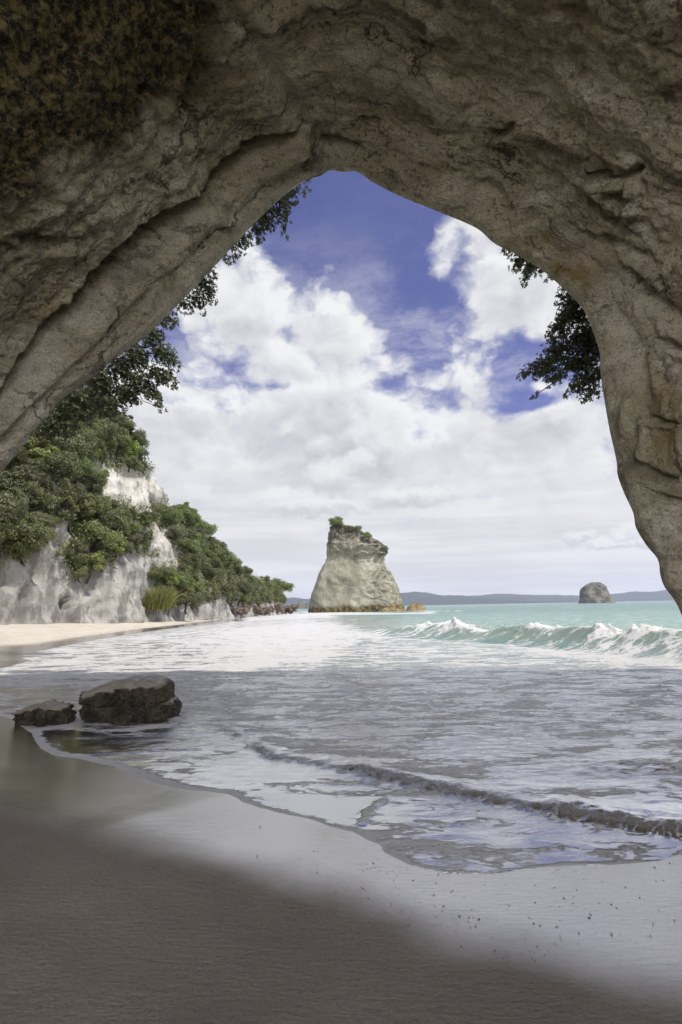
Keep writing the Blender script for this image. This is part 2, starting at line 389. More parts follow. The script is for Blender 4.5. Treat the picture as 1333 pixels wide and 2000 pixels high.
def mat_sand():
    m, t = newmat('beach_sand')
    p = t.n('NewGeometry').outputs['Position']
    wet = t.attr('wet')
    wob = t.m('MULTIPLY_ADD', t.m('SUBTRACT', t.noise(p, 1.6, 5, .55), .5), .35, wet)
    wv = t.smooth(wob, .05, .98)
    big = t.noise(p, .8, 5, .6); grain = t.noise(p, 220.0, 3, .7); lump = t.noise(p, 34.0, 5, .62); rip = t.noise(t.mapping(p, rot=(0, 0, R(24)), scale=(1, 3.4, 1)), 7.5, 4, .55)
    dry = t.mix(t.smooth(big, .3, .7), (.25, .222, .18), (.32, .283, .232))
    dry = t.mix(t.m('MULTIPLY', t.smooth(grain, .42, .62), .5), dry, (.13, .113, .092))
    dry = t.mix(t.m('MULTIPLY', t.smooth(lump, .52, .66), .4), dry, (.15, .13, .105))
    wetc = t.mix(t.smooth(big, .3, .7), (.185, .155, .108), (.22, .185, .13))
    dry = t.mix(t.attr('upper'), dry, t.mix(t.smooth(big, .3, .7), (.50, .45, .375), (.60, .55, .465)))  # sunlight put into the colour: sand beyond the arch painted paler
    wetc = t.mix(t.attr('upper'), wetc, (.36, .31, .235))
    c = t.mix(wv, dry, wetc)
    h = t.m('ADD', t.m('MULTIPLY', grain, .0035), t.m('ADD', t.m('MULTIPLY', lump, .016), t.m('MULTIPLY', rip, .016)))
    h = t.m('MULTIPLY', h, t.fm(wv, .8, .2))
    b = t.n('Bump', {'Strength': 1.0, 'Distance': 1.0, 'Height': h}).outputs[0]
    d = t.n('BsdfPrincipled', {'Base Color': c, 'Roughness': .92, 'Normal': b, 'Specular IOR Level': .2})
    b2 = t.n('Bump', {'Strength': 1.0, 'Distance': 1.0, 'Height': t.m('ADD', t.m('MULTIPLY', grain, .0007), t.m('ADD', t.m('MULTIPLY', rip, .0035), t.m('MULTIPLY', lump, .0012)))}).outputs[0]
    g = t.n('BsdfGlossy', {'Color': (1, 1, 1, 1), 'Roughness': t.fm(t.m('POWER', wv, .6), .5, .085), 'Normal': b2})
    fr = t.n('Fresnel', {'IOR': 3.6, 'Normal': b2}).outputs[0]
    fac = t.m('MULTIPLY', t.m('MULTIPLY', fr, 1.5), wv, clamp=True)
    s = t.n('MixShader', {0: fac, 1: d.outputs[0], 2: g.outputs[0]})
    finish(t, s.outputs[0]); return m

def mat_water():
    m, t = newmat('sea_water')
    p = t.n('NewGeometry').outputs['Position']
    dep = t.attr('depth'); fo = t.attr('foam'); far = t.attr('far'); tex = t.attr('turb')
    # ripples
    pm = t.mapping(p, rot=(0, 0, R(14)), scale=(.75, 1.5, 1))
    r1 = t.noise(pm, 4.2, 6, .58, .5); r2 = t.noise(pm, 1.05, 6, .6, .4); r3 = t.noise(t.mapping(p, scale=(.5, 1.3, 1)), .22, 6, .62)
    h = t.m('MULTIPLY', r1, .065)
    h = t.m('MULTIPLY_ADD', r2, t.fm(far, .11, .5), h)
    h = t.m('MULTIPLY_ADD', r3, t.fm(far, 0.0, 1.6), h)
    h = t.m('MULTIPLY', h, t.fm(tex, 1.0, .45))
    h = t.m('MULTIPLY', h, t.smooth(dep, 0.0, .22, .06, 1.0))
    # lacy foam
    wv = t.vm('MULTIPLY', t.vm('SUBTRACT', t.noise(pm, 1.3, 5, .6, out='Color'), (.5, .5, .5)), (.9, .9, 0))
    pf = t.vm('ADD', pm, wv)
    vo = t.n('TexVoronoi', {'Vector': pf, 'Scale': 2.3}, feature='DISTANCE_TO_EDGE').outputs[0]
    vo2 = t.n('TexVoronoi', {'Vector': pf, 'Scale': 7.0}, feature='DISTANCE_TO_EDGE').outputs[0]
    vo3 = t.n('TexVoronoi', {'Vector': pf, 'Scale': .6}, feature='DISTANCE_TO_EDGE').outputs[0]
    lace = t.m('ADD', t.smooth(vo3, 0, .30, .34, -.05), t.m('ADD', t.smooth(vo, 0, .30, .28, 0.0), t.smooth(vo2, 0, .34, .24, 0.0)))
    fn = t.noise(t.mapping(p, rot=(0, 0, R(8)), scale=(.55, 1.7, 1)), 1.1, 9, .68, .5)
    fv = t.m('ADD', t.m('MULTIPLY', lace, .55), fn)
    ff = t.smooth(t.m('ADD', t.m('MULTIPLY_ADD', t.m('SUBTRACT', fv, .62), 1.5, .62), fo), .92, 1.24)
    foamfac = t.m('MULTIPLY', ff, t.fm(t.noise(p, 6, 6, .7), .72, 1.0), clamp=True)
    h = t.m('MULTIPLY_ADD', ff, t.m('MULTIPLY', t.noise(p, 9.0, 6, .7), .05), h)
    b = t.n('Bump', {'Strength': 1.0, 'Distance': 1.0, 'Height': h}).outputs[0]
    body = t.mix(t.smooth(dep, .12, 1.1), (.115, .10, .072), (.17, .33, .255))
    body = t.mix(t.attr('bore'), body, (.075, .066, .05))
    body = t.mix(far, body, (.12, .235, .215))
    body = t.mix(t.smooth(tex, .1, .6), body, (.30, .42, .325))
    op = t.m('SUBTRACT', 1.0, t.m('POWER', math.e, t.m('MULTIPLY', t.m('ADD', dep, t.attr('bore')), -1.9)))
    df = t.n('BsdfDiffuse', {'Color': body, 'Normal': b}); tr = t.n('BsdfTransparent', {'Color': (.93, .95, .94, 1)})
    trl = t.n('BsdfTranslucent', {'Color': body, 'Normal': b})
    df2 = t.n('MixShader', {0: t.m('MULTIPLY', tex, .35), 1: df.outputs[0], 2: trl.outputs[0]})
    bd = t.n('MixShader', {0: op, 1: tr.outputs[0], 2: df2.outputs[0]})
    fr = t.n('Fresnel', {'IOR': t.smooth(dep, 0, .25, 2.9, 2.3), 'Normal': b}).outputs[0]
    gl = t.n('BsdfGlossy', {'Color': (1, 1, 1, 1), 'Roughness': t.m('MULTIPLY_ADD', t.attr('bore'), .2, t.fm(far, .11, .16)), 'Normal': b})
    su = t.n('MixShader', {0: t.m('MULTIPLY', fr, t.fm(t.m('MAXIMUM', far, t.smooth(dep, .75, 1.5, 0, .9)), 2.1, .6), clamp=True), 1: bd.outputs[0], 2: gl.outputs[0]})
    fb = t.n('BsdfDiffuse', {'Color': t.mix(t.smooth(tex, .05, .4), (.63, .63, .615), (.80, .80, .79)), 'Normal': b})
    s = t.n('MixShader', {0: foamfac, 1: su.outputs[0], 2: fb.outputs[0]})
    fr2 = t.n('BsdfDiffuse', {'Color': t.mix(t.noise(p, 40, 4, .7), (.045, .042, .038), (.40, .39, .38)), 'Normal': b})
    s = t.n('MixShader', {0: t.m('MULTIPLY', t.attr('bore'), t.smooth(t.noise(p, 11, 5, .7), .3, .55, .25, .8)), 1: s.outputs[0], 2: fr2.outputs[0]})
    finish(t, s.outputs[0]); return m

def mat_leaf(name, a, b_, trans=.3, gloss=.35):
    m, t = newmat(name)
    tone = t.attr('tone'); rnd = t.n('ObjectInfo').outputs['Random']
    c = t.mix(tone, a, b_)
    hs = t.n('HueSaturation', {'Hue': t.fm(rnd, .485, .515), 'Saturation': t.fm(rnd, .8, 1.1), 'Value': t.fm(rnd, .75, 1.25), 'Color': c}).outputs[0]
    s = t.n('BsdfPrincipled', {'Base Color': hs, 'Roughness': .45, 'Specular IOR Level': gloss})
    tr = t.n('BsdfTranslucent', {'Color': hs})
    x = t.n('MixShader', {0: trans, 1: s.outputs[0], 2: tr.outputs[0]})
    finish(t, x.outputs[0]); return m

def mat_plain(name, col, rough=.9, scale=6.0, var=.5, bump=.02):
    m, t = newmat(name); p = t.n('TexCoord').outputs['Object']
    n = t.noise(p, scale, 7, .65)
    c = t.mix(t.smooth(n, .35, .65), tuple(x * (1 - var) for x in col), col)
    b = t.n('Bump', {'Strength': .8, 'Distance': 1.0, 'Height': t.m('MULTIPLY', n, bump)}).outputs[0]
    s = t.n('BsdfPrincipled', {'Base Color': c, 'Roughness': rough, 'Normal': b, 'Specular IOR Level': .25})
    finish(t, s.outputs[0]); return m

M_CAVE, M_CLIFF, M_STACK, M_SAND, M_WATER, M_BOULDER = mat_cave(), mat_cliff(), mat_stack(), mat_sand(), mat_water(), mat_boulder()
M_DARKLEAF = mat_leaf('dark_leaves', (.065, .088, .034), (.25, .275, .11))
M_OLIVE = mat_leaf('olive_leaves', (.09, .105, .045), (.28, .29, .145))
M_BRIGHT = mat_leaf('bright_leaves', (.10, .14, .032), (.33, .37, .10))
M_GRASS = mat_leaf('reed_blades', (.10, .105, .035), (.27, .25, .10))
M_NEARLEAF = mat_leaf('glossy_leaves', (.055, .075, .028), (.16, .18, .08), trans=.4)
M_BARK = mat_plain('bark', (.11, .09, .068)); M_DEAD = mat_plain('bleached_wood', (.55, .52, .46))
M_ISLET = mat_rock('islet_rock', (.075, .07, .06), (.21, .195, .165), .12, bump=2.0)
M_SHORE = mat_rock('reddish_shore_rock', (.075, .058, .044), (.20, .155, .118), .9, bump=.3)
M_OCHRE = mat_rock('ochre_rock', (.12, .09, .045), (.34, .255, .12), .35, bump=.6)
M_HILL = mat_rock('forested_hills', (.02, .028, .026), (.045, .06, .045), .012, bump=8)

# ------------------------------------------------------------------ shore line (land polygon in plan)
EDGE_NEAR = [(1900, 1560), (1520, 1600), (1400, 1640), (1333, 1668), (1300, 1684), (1200, 1690), (1100, 1691), (1010, 1701), (950, 1708), (870, 1706), (800, 1690), (740, 1660),
             (718, 1642), (690, 1625), (640, 1614), (600, 1600), (530, 1585), (480, 1570), (445, 1552), (400, 1546), (345, 1541), (300, 1529), (220, 1497),
             (150, 1482), (100, 1474), (75, 1460), (60, 1432), (15, 1402), (-70, 1385)]
EDGE_FAR = [(-110, 1352), (-70, 1322), (0, 1306), (62, 1290), (30, 1282), (100, 1266), (200, 1247), (300, 1231), (380, 1221), (440, 1212), (490, 1203), (530, 1197.5)]
LAND = [at_z(u, v)[:2] for u, v in EDGE_NEAR] + [at_z(u, v)[:2] for u, v in EDGE_FAR] + \
       [(-20, 165), (-15, 174), (-20, 196), (-45, 225), (-400, 260), (-400, -300), (60, -300), (40, 2.0)]
LAND = [np.array(p) for p in LAND]
WET = [at_z(u, v, .12)[:2] for u, v in [(-700, 1560), (-100, 1535), (0, 1560), (150, 1600), (330, 1652), (520, 1690), (690, 1722), (800, 1765), (900, 1815), (1100, 1862), (1333, 1935), (1600, 2050)]]
WETF = [at_z(u, v, .9)[:2] for u, v in [(-300, 1300), (0, 1237), (150, 1228), (290, 1217), (380, 1207), (450, 1200)]]

def shore_d(X, Y):
    d, _, _ = seg_dist(X, Y, LAND + [LAND[0]])
    return np.where(inside(X, Y, LAND), d, -d)
def sand_z(X, Y, d=None):
    if d is None: d = shore_d(X, Y)
    mx = .62 + 2.0 * sstep(Y, 16, 42)
    land = mx * (1 - np.exp(-np.maximum(d, 0) * .085 / mx))
    sea = -4.5 * (1 - np.exp(-np.maximum(-d, 0) * .055 / 4.5))
    return land + sea

def polar(r, az):
    A, Rr = np.meshgrid(az, r); return Rr * np.sin(A), Rr * np.cos(A)
azin = np.radians(np.arange(-42, 42.01, .2))
az_full = np.r_[np.radians(np.arange(-180, -42, 3.0)), azin, np.radians(np.arange(45, 180, 3.0))]
rs = np.r_[.02, .8, 1.6, np.geomspace(2.2, 260, 330), np.geomspace(300, 28000, 26)]
X, Y = polar(rs, az_full)
d = shore_d(X, Y)
Z = sand_z(X, Y, d)
und = fbm(np.stack([X * .6, Y * .6, 0 * X], -1), 3, 3) * .03 * sstep(d, .2, 2.0)
Z = Z + und * np.exp(-np.hypot(X, Y) / 80)
wd, ws, _ = seg_dist(X, Y, WET)
wn = np.clip(.5 + .5 * ws * wd / (.42 + .10 * fbm(np.stack([X * .9, Y * .9, 0 * X], -1), 2, 8)), 0, 1)                      # left of travel = seaward
fd_, fs_, _ = seg_dist(X, Y, WETF)
wf = np.clip(.5 + .5 * -fs_ * fd_ / 1.6, 0, 1)
wet = np.where(Y > 13, np.maximum(wf, sstep(d, 3.0, 0.2)), wn)
wet = np.where(d < 0, 1, wet)
gm = mesh_from('beach', np.stack([X, Y, Z], -1).reshape(-1, 3), grid_faces(len(rs), len(az_full), wrap_c=True), {'wet': wet, 'upper': sstep(Y, 12, 17)})  # 'upper' masks the sand beyond the arch that is coloured as sunlit
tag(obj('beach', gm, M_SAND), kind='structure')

# ------------------------------------------------------------------ sea
BORE = [(360, 1414), (430, 1420), (456, 1432), (490, 1446), (530, 1478), (600, 1490), (700, 1505), (800, 1530), (900, 1551), (1000, 1571), (1100, 1590), (1200, 1606), (1333, 1624), (1500, 1650), (1800, 1690)]
BORE_A = np.array([.015, .03, .04, .04, .05, .052, .055, .06, .062, .066, .07, .07, .07, .07, .08])
BORE_P = [at_z(u, v)[:2] for u, v in BORE]
SWELL_P = [at_z(u, v)[:2] for u, v in [(1000, 1500), (1100, 1502), (1200, 1500), (1333, 1497), (1600, 1490)]]
RIDGES = [([(520, 1533), (600, 1530), (700, 1530)], .008), ([(702, 1612), (725, 1580), (762, 1552), (800, 1543)], .012), ([(80, 1476), (200, 1474), (300, 1468), (390, 1464)], .012),
          ([(860, 1612), (905, 1608), (940, 1604)], .01)]
def uY(u, Yd):
    p = at_y(u, 1180, Yd); return p[:2]
WAVE = [(560, 60), (700, 47), (770, 42.5), (830, 39.5), (900, 36), (960, 33.5), (1040, 31), (1100, 29), (1180, 26.5), (1260, 24.5), (1333, 22.5), (1450, 20), (1700, 16.5), (2100, 13)]
WAVE_A = np.array([0, .10, .28, .70, .82, .66, .70, .76, .80, .78, .78, .75, .6, .2])
WAVE_P = [uY(u, y) for u, y in WAVE]
WAVE_U = np.array([u for u, y in WAVE], float)

az_in = np.radians(np.arange(-38, 38.01, .11))
az_w = np.r_[np.radians(np.arange(-100, -38, 2.0)), az_in, np.radians(np.arange(40, 101, 2.0))]
rw = np.r_[np.geomspace(3.2, 14, 420), np.geomspace(14.05, 18, 60), np.geomspace(18.07, 45, 420), np.geomspace(45.3, 60, 60), np.geomspace(60.6, 300, 70), np.geomspace(320, 30000, 30)]
X, Y = polar(rw, az_w)
d = shore_d(X, Y); dep0 = np.maximum(-sand_z(X, Y, d), 0)
P3 = np.stack([X, Y, 0 * X], -1)
U_, V_, _z = proj(P3)
rr = np.hypot(X, Y)
shal = sstep(dep0, 0.0, .35)
near = np.exp(-rr / 60)
Z = .032 * fbm(P3 * np.array([1.4, 2.8, 1]), 4, 21) * (.12 + .88 * shal) * np.exp(-rr / 90)
Z += .05 * fbm(P3 * np.array([.35, .8, 1]), 3, 25) * shal * np.exp(-rr / 160)
bead = np.exp(-((d + .03) / .025) ** 2) * .004 * (Y < 14) * (1 + .8 * fbm(P3 * 9, 2, 4))
Z += .004 * sstep(-d, .0, .4)
foam = np.full(X.shape, -.01)
turb = np.zeros(X.shape)
foam += .55 * np.exp(-((d + .05) / .07) ** 2) * (Y < 14) * sstep(-X + Y * .0, -1.5, 1.0)
foam += .30 * np.exp(-((d + .03) / .03) ** 2) * (Y < 14) + .55 * np.exp(-((d + .09) / .09) ** 2) * (Y < 14) * sstep(U_, 520, 380)
# shore bore
bd, bs, bA = seg_dist(X, Y, BORE_P, BORE_A)
sd = bd * -bs                                                   # >0 shoreward (camera side)
_t = fbm(P3 * 5.0, 3, 31) * .09
sd2 = sd + _t; bA = bA * np.clip(.85 + .9 * fbm(P3 * 1.6, 3, 32), .35, 1.5)
bm = np.where(sd2 > 0, np.exp(-(sd2 / .10) ** 2), np.exp(-(sd2 / .55) ** 2))
rough = fbm(P3 * 16, 3, 33) * np.exp(-((sd - .04) / .13) ** 2)
Z += bA * (bm + .30 * rough + .25 * np.abs(fbm(P3 * 30, 2, 35)) * np.exp(-((sd - .03) / .12) ** 2))
foam -= .40 * np.exp(-((sd - .02) / .20) ** 2); BOREM = np.exp(-((sd2 - .02) / .085) ** 2) * sstep(bA, .0, .04); foam += .55 * np.exp(-((sd2 - .15) / .06) ** 2) * sstep(fbm(P3 * 2.2, 3, 39), -.25, .25)
# dark swell at the right
wd_, ws_, wv_ = seg_dist(X, Y, SWELL_P, np.array([0, .03, .06, .07, .07]))
Z += wv_ * np.exp(-(wd_ / .32) ** 2) * (1 + .5 * fbm(P3 * 4, 3, 37))
for bx_, by_, br_ in ((-4.05, 10.75, 1.0), (-5.75, 10.6, .62)):
    foam += .34 * np.exp(-((np.hypot((X - bx_), (Y - by_) * 1.6) - br_) / .22) ** 2)
for pts, a in RIDGES:
    q = [at_z(u, v)[:2] for u, v in pts]
    e, _, tt = seg_dist(X, Y, q)
    e = e + .03 * fbm(P3 * 6, 2, 41)
    g = np.exp(-(e / .05) ** 2)
    Z += a * g * 1.3; foam += .34 * g
# foam fields, drawn as regions of the real water surface
def region(poly, soft, seed=51):
    q = [at_z(u, v)[:2] for u, v in poly]
    ins = inside(X, Y, q); e, _, _ = seg_dist(X, Y, q + [q[0]])
    e = np.where(ins, e, -e) / (soft * (.15 + rr * .045))
    return sstep(e + .5 * fbm(P3 * np.array([.25, .5, 1]), 3, seed), -1, 1)
foam += .36 * region([(-250, 1345), (-60, 1318), (70, 1270), (200, 1248), (330, 1230), (450, 1214), (640, 1208), (700, 1240), (640, 1290), (450, 1312), (300, 1330), (0, 1345)], 1.0)
foam += .24 * region([(430, 1230), (640, 1215), (760, 1240), (840, 1262), (1340, 1268), (1420, 1310), (900, 1300), (700, 1300), (420, 1330)], 1.0)
foam += .07 * region([(-150, 1345), (500, 1345), (900, 1330), (1500, 1300), (1500, 1440), (900, 1420), (500, 1400), (-100, 1400)], 1.2)
foam += .10 * region([(60, 1385), (420, 1385), (700, 1460), (1000, 1510), (900, 1530), (560, 1478), (470, 1440), (350, 1420), (40, 1430)], .8)
foam += -.12 * region([(80, 1440), (430, 1425), (540, 1500), (900, 1560), (1333, 1640), (1200, 1680), (700, 1590), (320, 1525)], .8)
foam += .5 * region([(470, 1202), (640, 1199), (660, 1206), (480, 1213)], .35)
foam += .45 * region([(590, 1194), (700, 1196), (790, 1197), (850, 1194), (850, 1199), (600, 1202)], .25)
# breaking wave
gd, gs, gA = seg_dist(X, Y, WAVE_P, WAVE_A)
_, _, gU = seg_dist(X, Y, WAVE_P, WAVE_U)
ws = gd * -gs + .5 * fbm(P3 * .22, 2, 61)
gA = gA * (1 + .5 * fbm(np.stack([gU * .011, 0 * gU, 0 * gU], -1), 2, 63))
prof = np.where(ws > 0, np.exp(-(np.abs(ws) / 1.2) ** 2), np.exp(-(ws / 3.2) ** 2))
Zw = gA * prof
trough = -.16 * gA * np.exp(-((ws - 2.0) / 1.0) ** 2)
brk = np.zeros(X.shape)
for u0, hw, k in [(850, 34, .9), (905, 40, 1.0), (955, 22, .6), (1065, 24, .6), (1103, 24, .8), (1205, 46, 1.0), (1280, 46, 1.0), (1410, 60, .8)]:
    brk = np.maximum(brk, k * np.exp(-((gU - u0 + 16 * (1 + fbm(P3 * .7, 2, 65))) / (hw * .62)) ** 2))
crestz = np.exp(-((ws - .05) / .42) ** 2)
faceb = sstep(ws, -.5, .1) * sstep(ws, 1.5, .3)
wn_ = fbm(P3 * 1.1, 3, 67)
fw = np.maximum(crestz * (.2 + .85 * brk), faceb * sstep(brk + .4 * wn_, .6, 1.0) * .75)
foam += 1.0 * fw * sstep(gA, .25, .6)
foam += .26 * np.exp(-((ws - 3.4) / 1.3) ** 2) * sstep(gA, .1, .5)
turb = np.clip(prof * 1.3, 0, 1) * sstep(gA, .1, .5) * (ws > -2.5)
tumble = (np.abs(fbm(P3 * 1.6, 3, 71)) * .38 + .10 * np.abs(fbm(P3 * 4.5, 3, 73))) * fw ** 1.5 * sstep(gA, .25, .6)
Z += Zw + trough + tumble
lean = .26 * (Zw ** 2) * sstep(ws, -1.2, .0)
nx, ny = np.array(WAVE_P[3]) - np.array(WAVE_P[9]); ln = math.hypot(nx, ny); sh = np.array([-ny / ln, nx / ln])
if sh[1] > 0: sh = -sh
X = X + sh[0] * lean; Y = Y + sh[1] * lean
# smaller whitewater lines farther out
for pts, a, wdt in [([(455, 1204), (540, 1201), (640, 1199), (700, 1200)], .35, 1.6), ([(800, 1193), (850, 1194), (900, 1194)], .2, 1.0)]:
    q = [at_z(u, v)[:2] for u, v in pts]
    e, _, tt = seg_dist(P3[..., 0], P3[..., 1], q); g = np.exp(-(e / wdt) ** 2) * (1 + .6 * fbm(P3 * .6, 3, 79))
    Z += a * g; foam += .5 * g
Z = np.where(d > .0, -.02 - .2 * np.maximum(d, 0), Z)
far = sstep(rr, 40, 170) * sstep(U_, 560, 850) + 0.0 * X
far = np.clip(np.maximum(far, sstep(rr, 200, 420)), 0, 1)
wm = mesh_from('sea', np.stack([X, Y, Z], -1).reshape(-1, 3), grid_faces(len(rw), len(az_w)),
               {'depth': dep0 + np.maximum(Zw, 0) * 1.2 + .0 * BOREM, 'bore': BOREM, 'foam': foam, 'far': far, 'turb': turb})
tag(obj('sea', wm, M_WATER), kind='structure')

# spray thrown up along the breaking crest
def blobs_mesh(name, C, rad, sub=1):
    import bmesh
    bm_ = bmesh.new(); bmesh.ops.create_icosphere(bm_, subdivisions=sub, radius=1.0)
    v0 = np.array([v.co[:] for v in bm_.verts]); f0 = np.array([[v.index for v in f.verts] for f in bm_.faces]); bm_.free()
    V = (C[:, None] + rad[:, None, None] * v0[None] if rad.ndim == 1 else C[:, None] + rad[:, None, :] * v0[None]).reshape(-1, 3)
    F = (f0[None] + (np.arange(len(C)) * len(v0))[:, None, None]).reshape(-1, 3)
    return mesh_from(name, V, F)
M_FOAM = mat_plain('foam_white', (.84, .84, .82), .8, 20, .1, .01)
pts, rad = [], []
wp = catmull([(p[0], p[1], a) for p, a in zip(WAVE_P, WAVE_U)], 900)
for p in wp:
    if not 810 < p[2] < 1500: continue
    k = max(kk * math.exp(-((p[2] - u0) / hw) ** 2) for u0, hw, kk in [(895, 55, 1), (1060, 55, .8), (1195, 60, 1), (1265, 45, 1), (1420, 60, .9)])
    for _ in range(int(RNG.poisson(9 * k * .3))):
        s_ = RNG.normal(.25, .35)
        pts.append((p[0] + sh[0] * s_ + RNG.normal(0, .2), p[1] + sh[1] * s_ + RNG.normal(0, .2), RNG.uniform(.45, .8) + abs(RNG.normal(0, .09)))); rad.append(abs(RNG.normal(.012, .012)) + .006)
sp = obj('sea_spray', blobs_mesh('sea_spray', np.array(pts), np.array(rad)), M_FOAM)
tag(sp, 'white droplets thrown up along the crest of the breaking green wave', 'spray', kind='stuff')
# bubbles left on the wet sand
C, rad = [], []
while len(C) < 520:
    u, v = RNG.uniform(180, 1400), RNG.uniform(1545, 1900)
    p = at_z(u, v, .1); dd = float(shore_d(np.array([p[0]]), np.array([p[1]]))[0])
    if not .03 < dd < 1.3 or RNG.random() < dd * .65: continue
    if RNG.random() < (.75 if u < 650 else 0): continue
    zs = float(sand_z(np.array([p[0]]), np.array([p[1]]))[0])
    r_ = abs(RNG.normal(.0, .0020)) + .0012
    C.append((p[0], p[1], zs + r_ * .2)); rad.append((r_ * RNG.uniform(1, 1.6), r_ * 1.1, r_ * .6))
M_PEB = mat_plain('bubble_grit', (.22, .20, .19), .2, 60, .5, .001)
bb = obj('sand_grit', blobs_mesh('sand_grit', np.array(C), np.array(rad)), M_PEB)
tag(bb, 'scattered bubbles and shell grit on the wet sheen below the swash', 'grit', kind='stuff')

# ------------------------------------------------------------------ rock arch
RIM = [(-640, 1640, 9.0), (-520, 1440, 9.2), (-330, 1240, 9.6), (-150, 1062, 10.2), (-60, 972, 10.6), (0, 905, 10.8), (32, 866, 10.9), (75, 818, 11.0), (110, 774, 11.1), (176, 726, 11.2), (226, 685, 11.3), (281, 645, 11.4), (327, 600, 11.5),
       (375, 552, 11.6), (422, 502, 11.8), (482, 437, 11.9), (533, 387, 12.0), (583, 347, 12.1), (623, 327, 12.1), (648, 319, 12.1), (672, 322, 12.1), (698, 322, 12.1), (733, 344, 12.0), (789, 372, 11.9),
       (864, 402, 11.7), (934, 432, 11.5), (970, 462, 11.4), (1015, 485, 11.3), (1065, 515, 11.1), (1115, 558, 10.9), (1148, 593, 10.8), (1166, 633, 10.7), (1181, 678, 10.6), (1182, 712, 10.5), (1189, 761, 10.4), (1200, 825, 10.2), (1215, 892, 10.1),
       (1218, 922, 10.0), (1230, 956, 10.0), (1249, 997, 9.9), (1255, 1027, 9.8), (1275, 1061, 9.7), (1299, 1091, 9.6), (1304, 1121, 9.6), (1313, 1146, 9.5), (1333, 1173, 9.5), (1352, 1215, 9.4), (1375, 1300, 9.3), (1410, 1420, 9.2), (1440, 1560, 9.1)]
rim = catmull([at_y(u, v, y) for u, v, y in RIM], 1250)
NCOL = len(rim)
tg = np.gradient(rim, axis=0); tg = np.stack([tg[:, 0], tg[:, 2]], 1)
for _ in range(110): tg = np.vstack([tg[:1], (tg[:-2] + tg[1:-1] + tg[2:]) / 3, tg[-1:]])
tg /= np.linalg.norm(tg, axis=1)[:, None]
nrm = np.stack([-tg[:, 1], 0 * tg[:, 0], tg[:, 0]], 1)          # outward from the opening
NI = 420
back = -2.5
ti = np.r_[np.linspace(0, 7.5, 330), np.linspace(7.7, 15.0, NI - 330)]       # metres back from the rim
rows = []
smoothrim = rim.copy()
for _ in range(900): smoothrim[1:-1] = (smoothrim[:-2] + 2 * smoothrim[1:-1] + smoothrim[2:]) / 4
for s_ in ti:
    k = sstep(np.array(s_), 0.2, 4.0)
    base = rim * (1 - k) + smoothrim * k
    off = .55 * (1 - math.exp(-s_ / .55)) + .36 * s_ * math.exp(-s_ / 26)
    p = base + nrm * off
    p[:, 1] = base[:, 1] - s_ * (1 + .0 * p[:, 1])
    p[:, 1] = np.maximum(p[:, 1], back + (p[:, 1] - base[:, 1]) * .02)
    rows.append(p)
I = np.array(rows)
disp = np.zeros(I.shape[:2]); pu, pv, pz = proj(I)
fin = sstep(ti, 0, .8)[:, None]
disp += .34 * fbm(I * np.array([.26, .20, .26]), 3, 101) * fin
disp += .10 * fbm(I * np.array([.8, .7, .9]) + 3, 3, 105) * (.12 + .88 * fin)
disp += .038 * fbm(I * np.array([2.2, 2.2, 2.6]), 4, 109, ridge=True) * (.25 + .75 * fin)
disp += .022 * fbm(I * 7.0, 3, 113)
ARC = np.r_[0, np.cumsum(np.linalg.norm(np.diff(rim, axis=0), axis=1))]
arcg = np.broadcast_to(ARC[None], disp.shape); dptg = np.broadcast_to(ti[:, None], disp.shape)
disp += .085 * fbm(np.stack([arcg * .09, dptg * .95, 0 * disp], -1) + .35 * fbm(I * .5, 2, 115)[..., None], 6, 117, gain=.5, ridge=True) * fin
visible = (pz > .5)
def line(pts, vals=None):
    e, s_, v_ = seg_dist(pu, pv, pts, vals); return np.where(visible, e, 1e6), s_, v_
# long undercut ledge on the left: roof edge above, hollow below it
GR = [(-140, 935), (0, 800), (60, 742), (130, 680), (200, 610), (250, 560), (300, 515), (345, 475), (380, 440), (415, 412), (432, 396), (470, 352), (510, 312), (560, 268), (590, 235)]
GW = np.array([30, 32, 36, 44, 54, 58, 60, 58, 54, 38, 34, 46, 44, 30, 8.]) * .72
e, s_, wv_ = line(GR, GW)
sdn = e * -s_ + 5 * fbm(I * 1.2, 3, 121)                                                    # >0 on the rim side
hol = sstep(sdn, -2, 3) * sstep(sdn, wv_ * 1.25, wv_ * .55)
disp += 1.15 * hol * (wv_ / 42)
disp -= .24 * np.exp(-((sdn + 12) / 20) ** 2)                                # roof edge stands proud
# block across the ledge
e, s_, _ = line([(400, 398), (425, 425), (455, 436)]); disp -= .20 * np.exp(-(e / 12) ** 2)
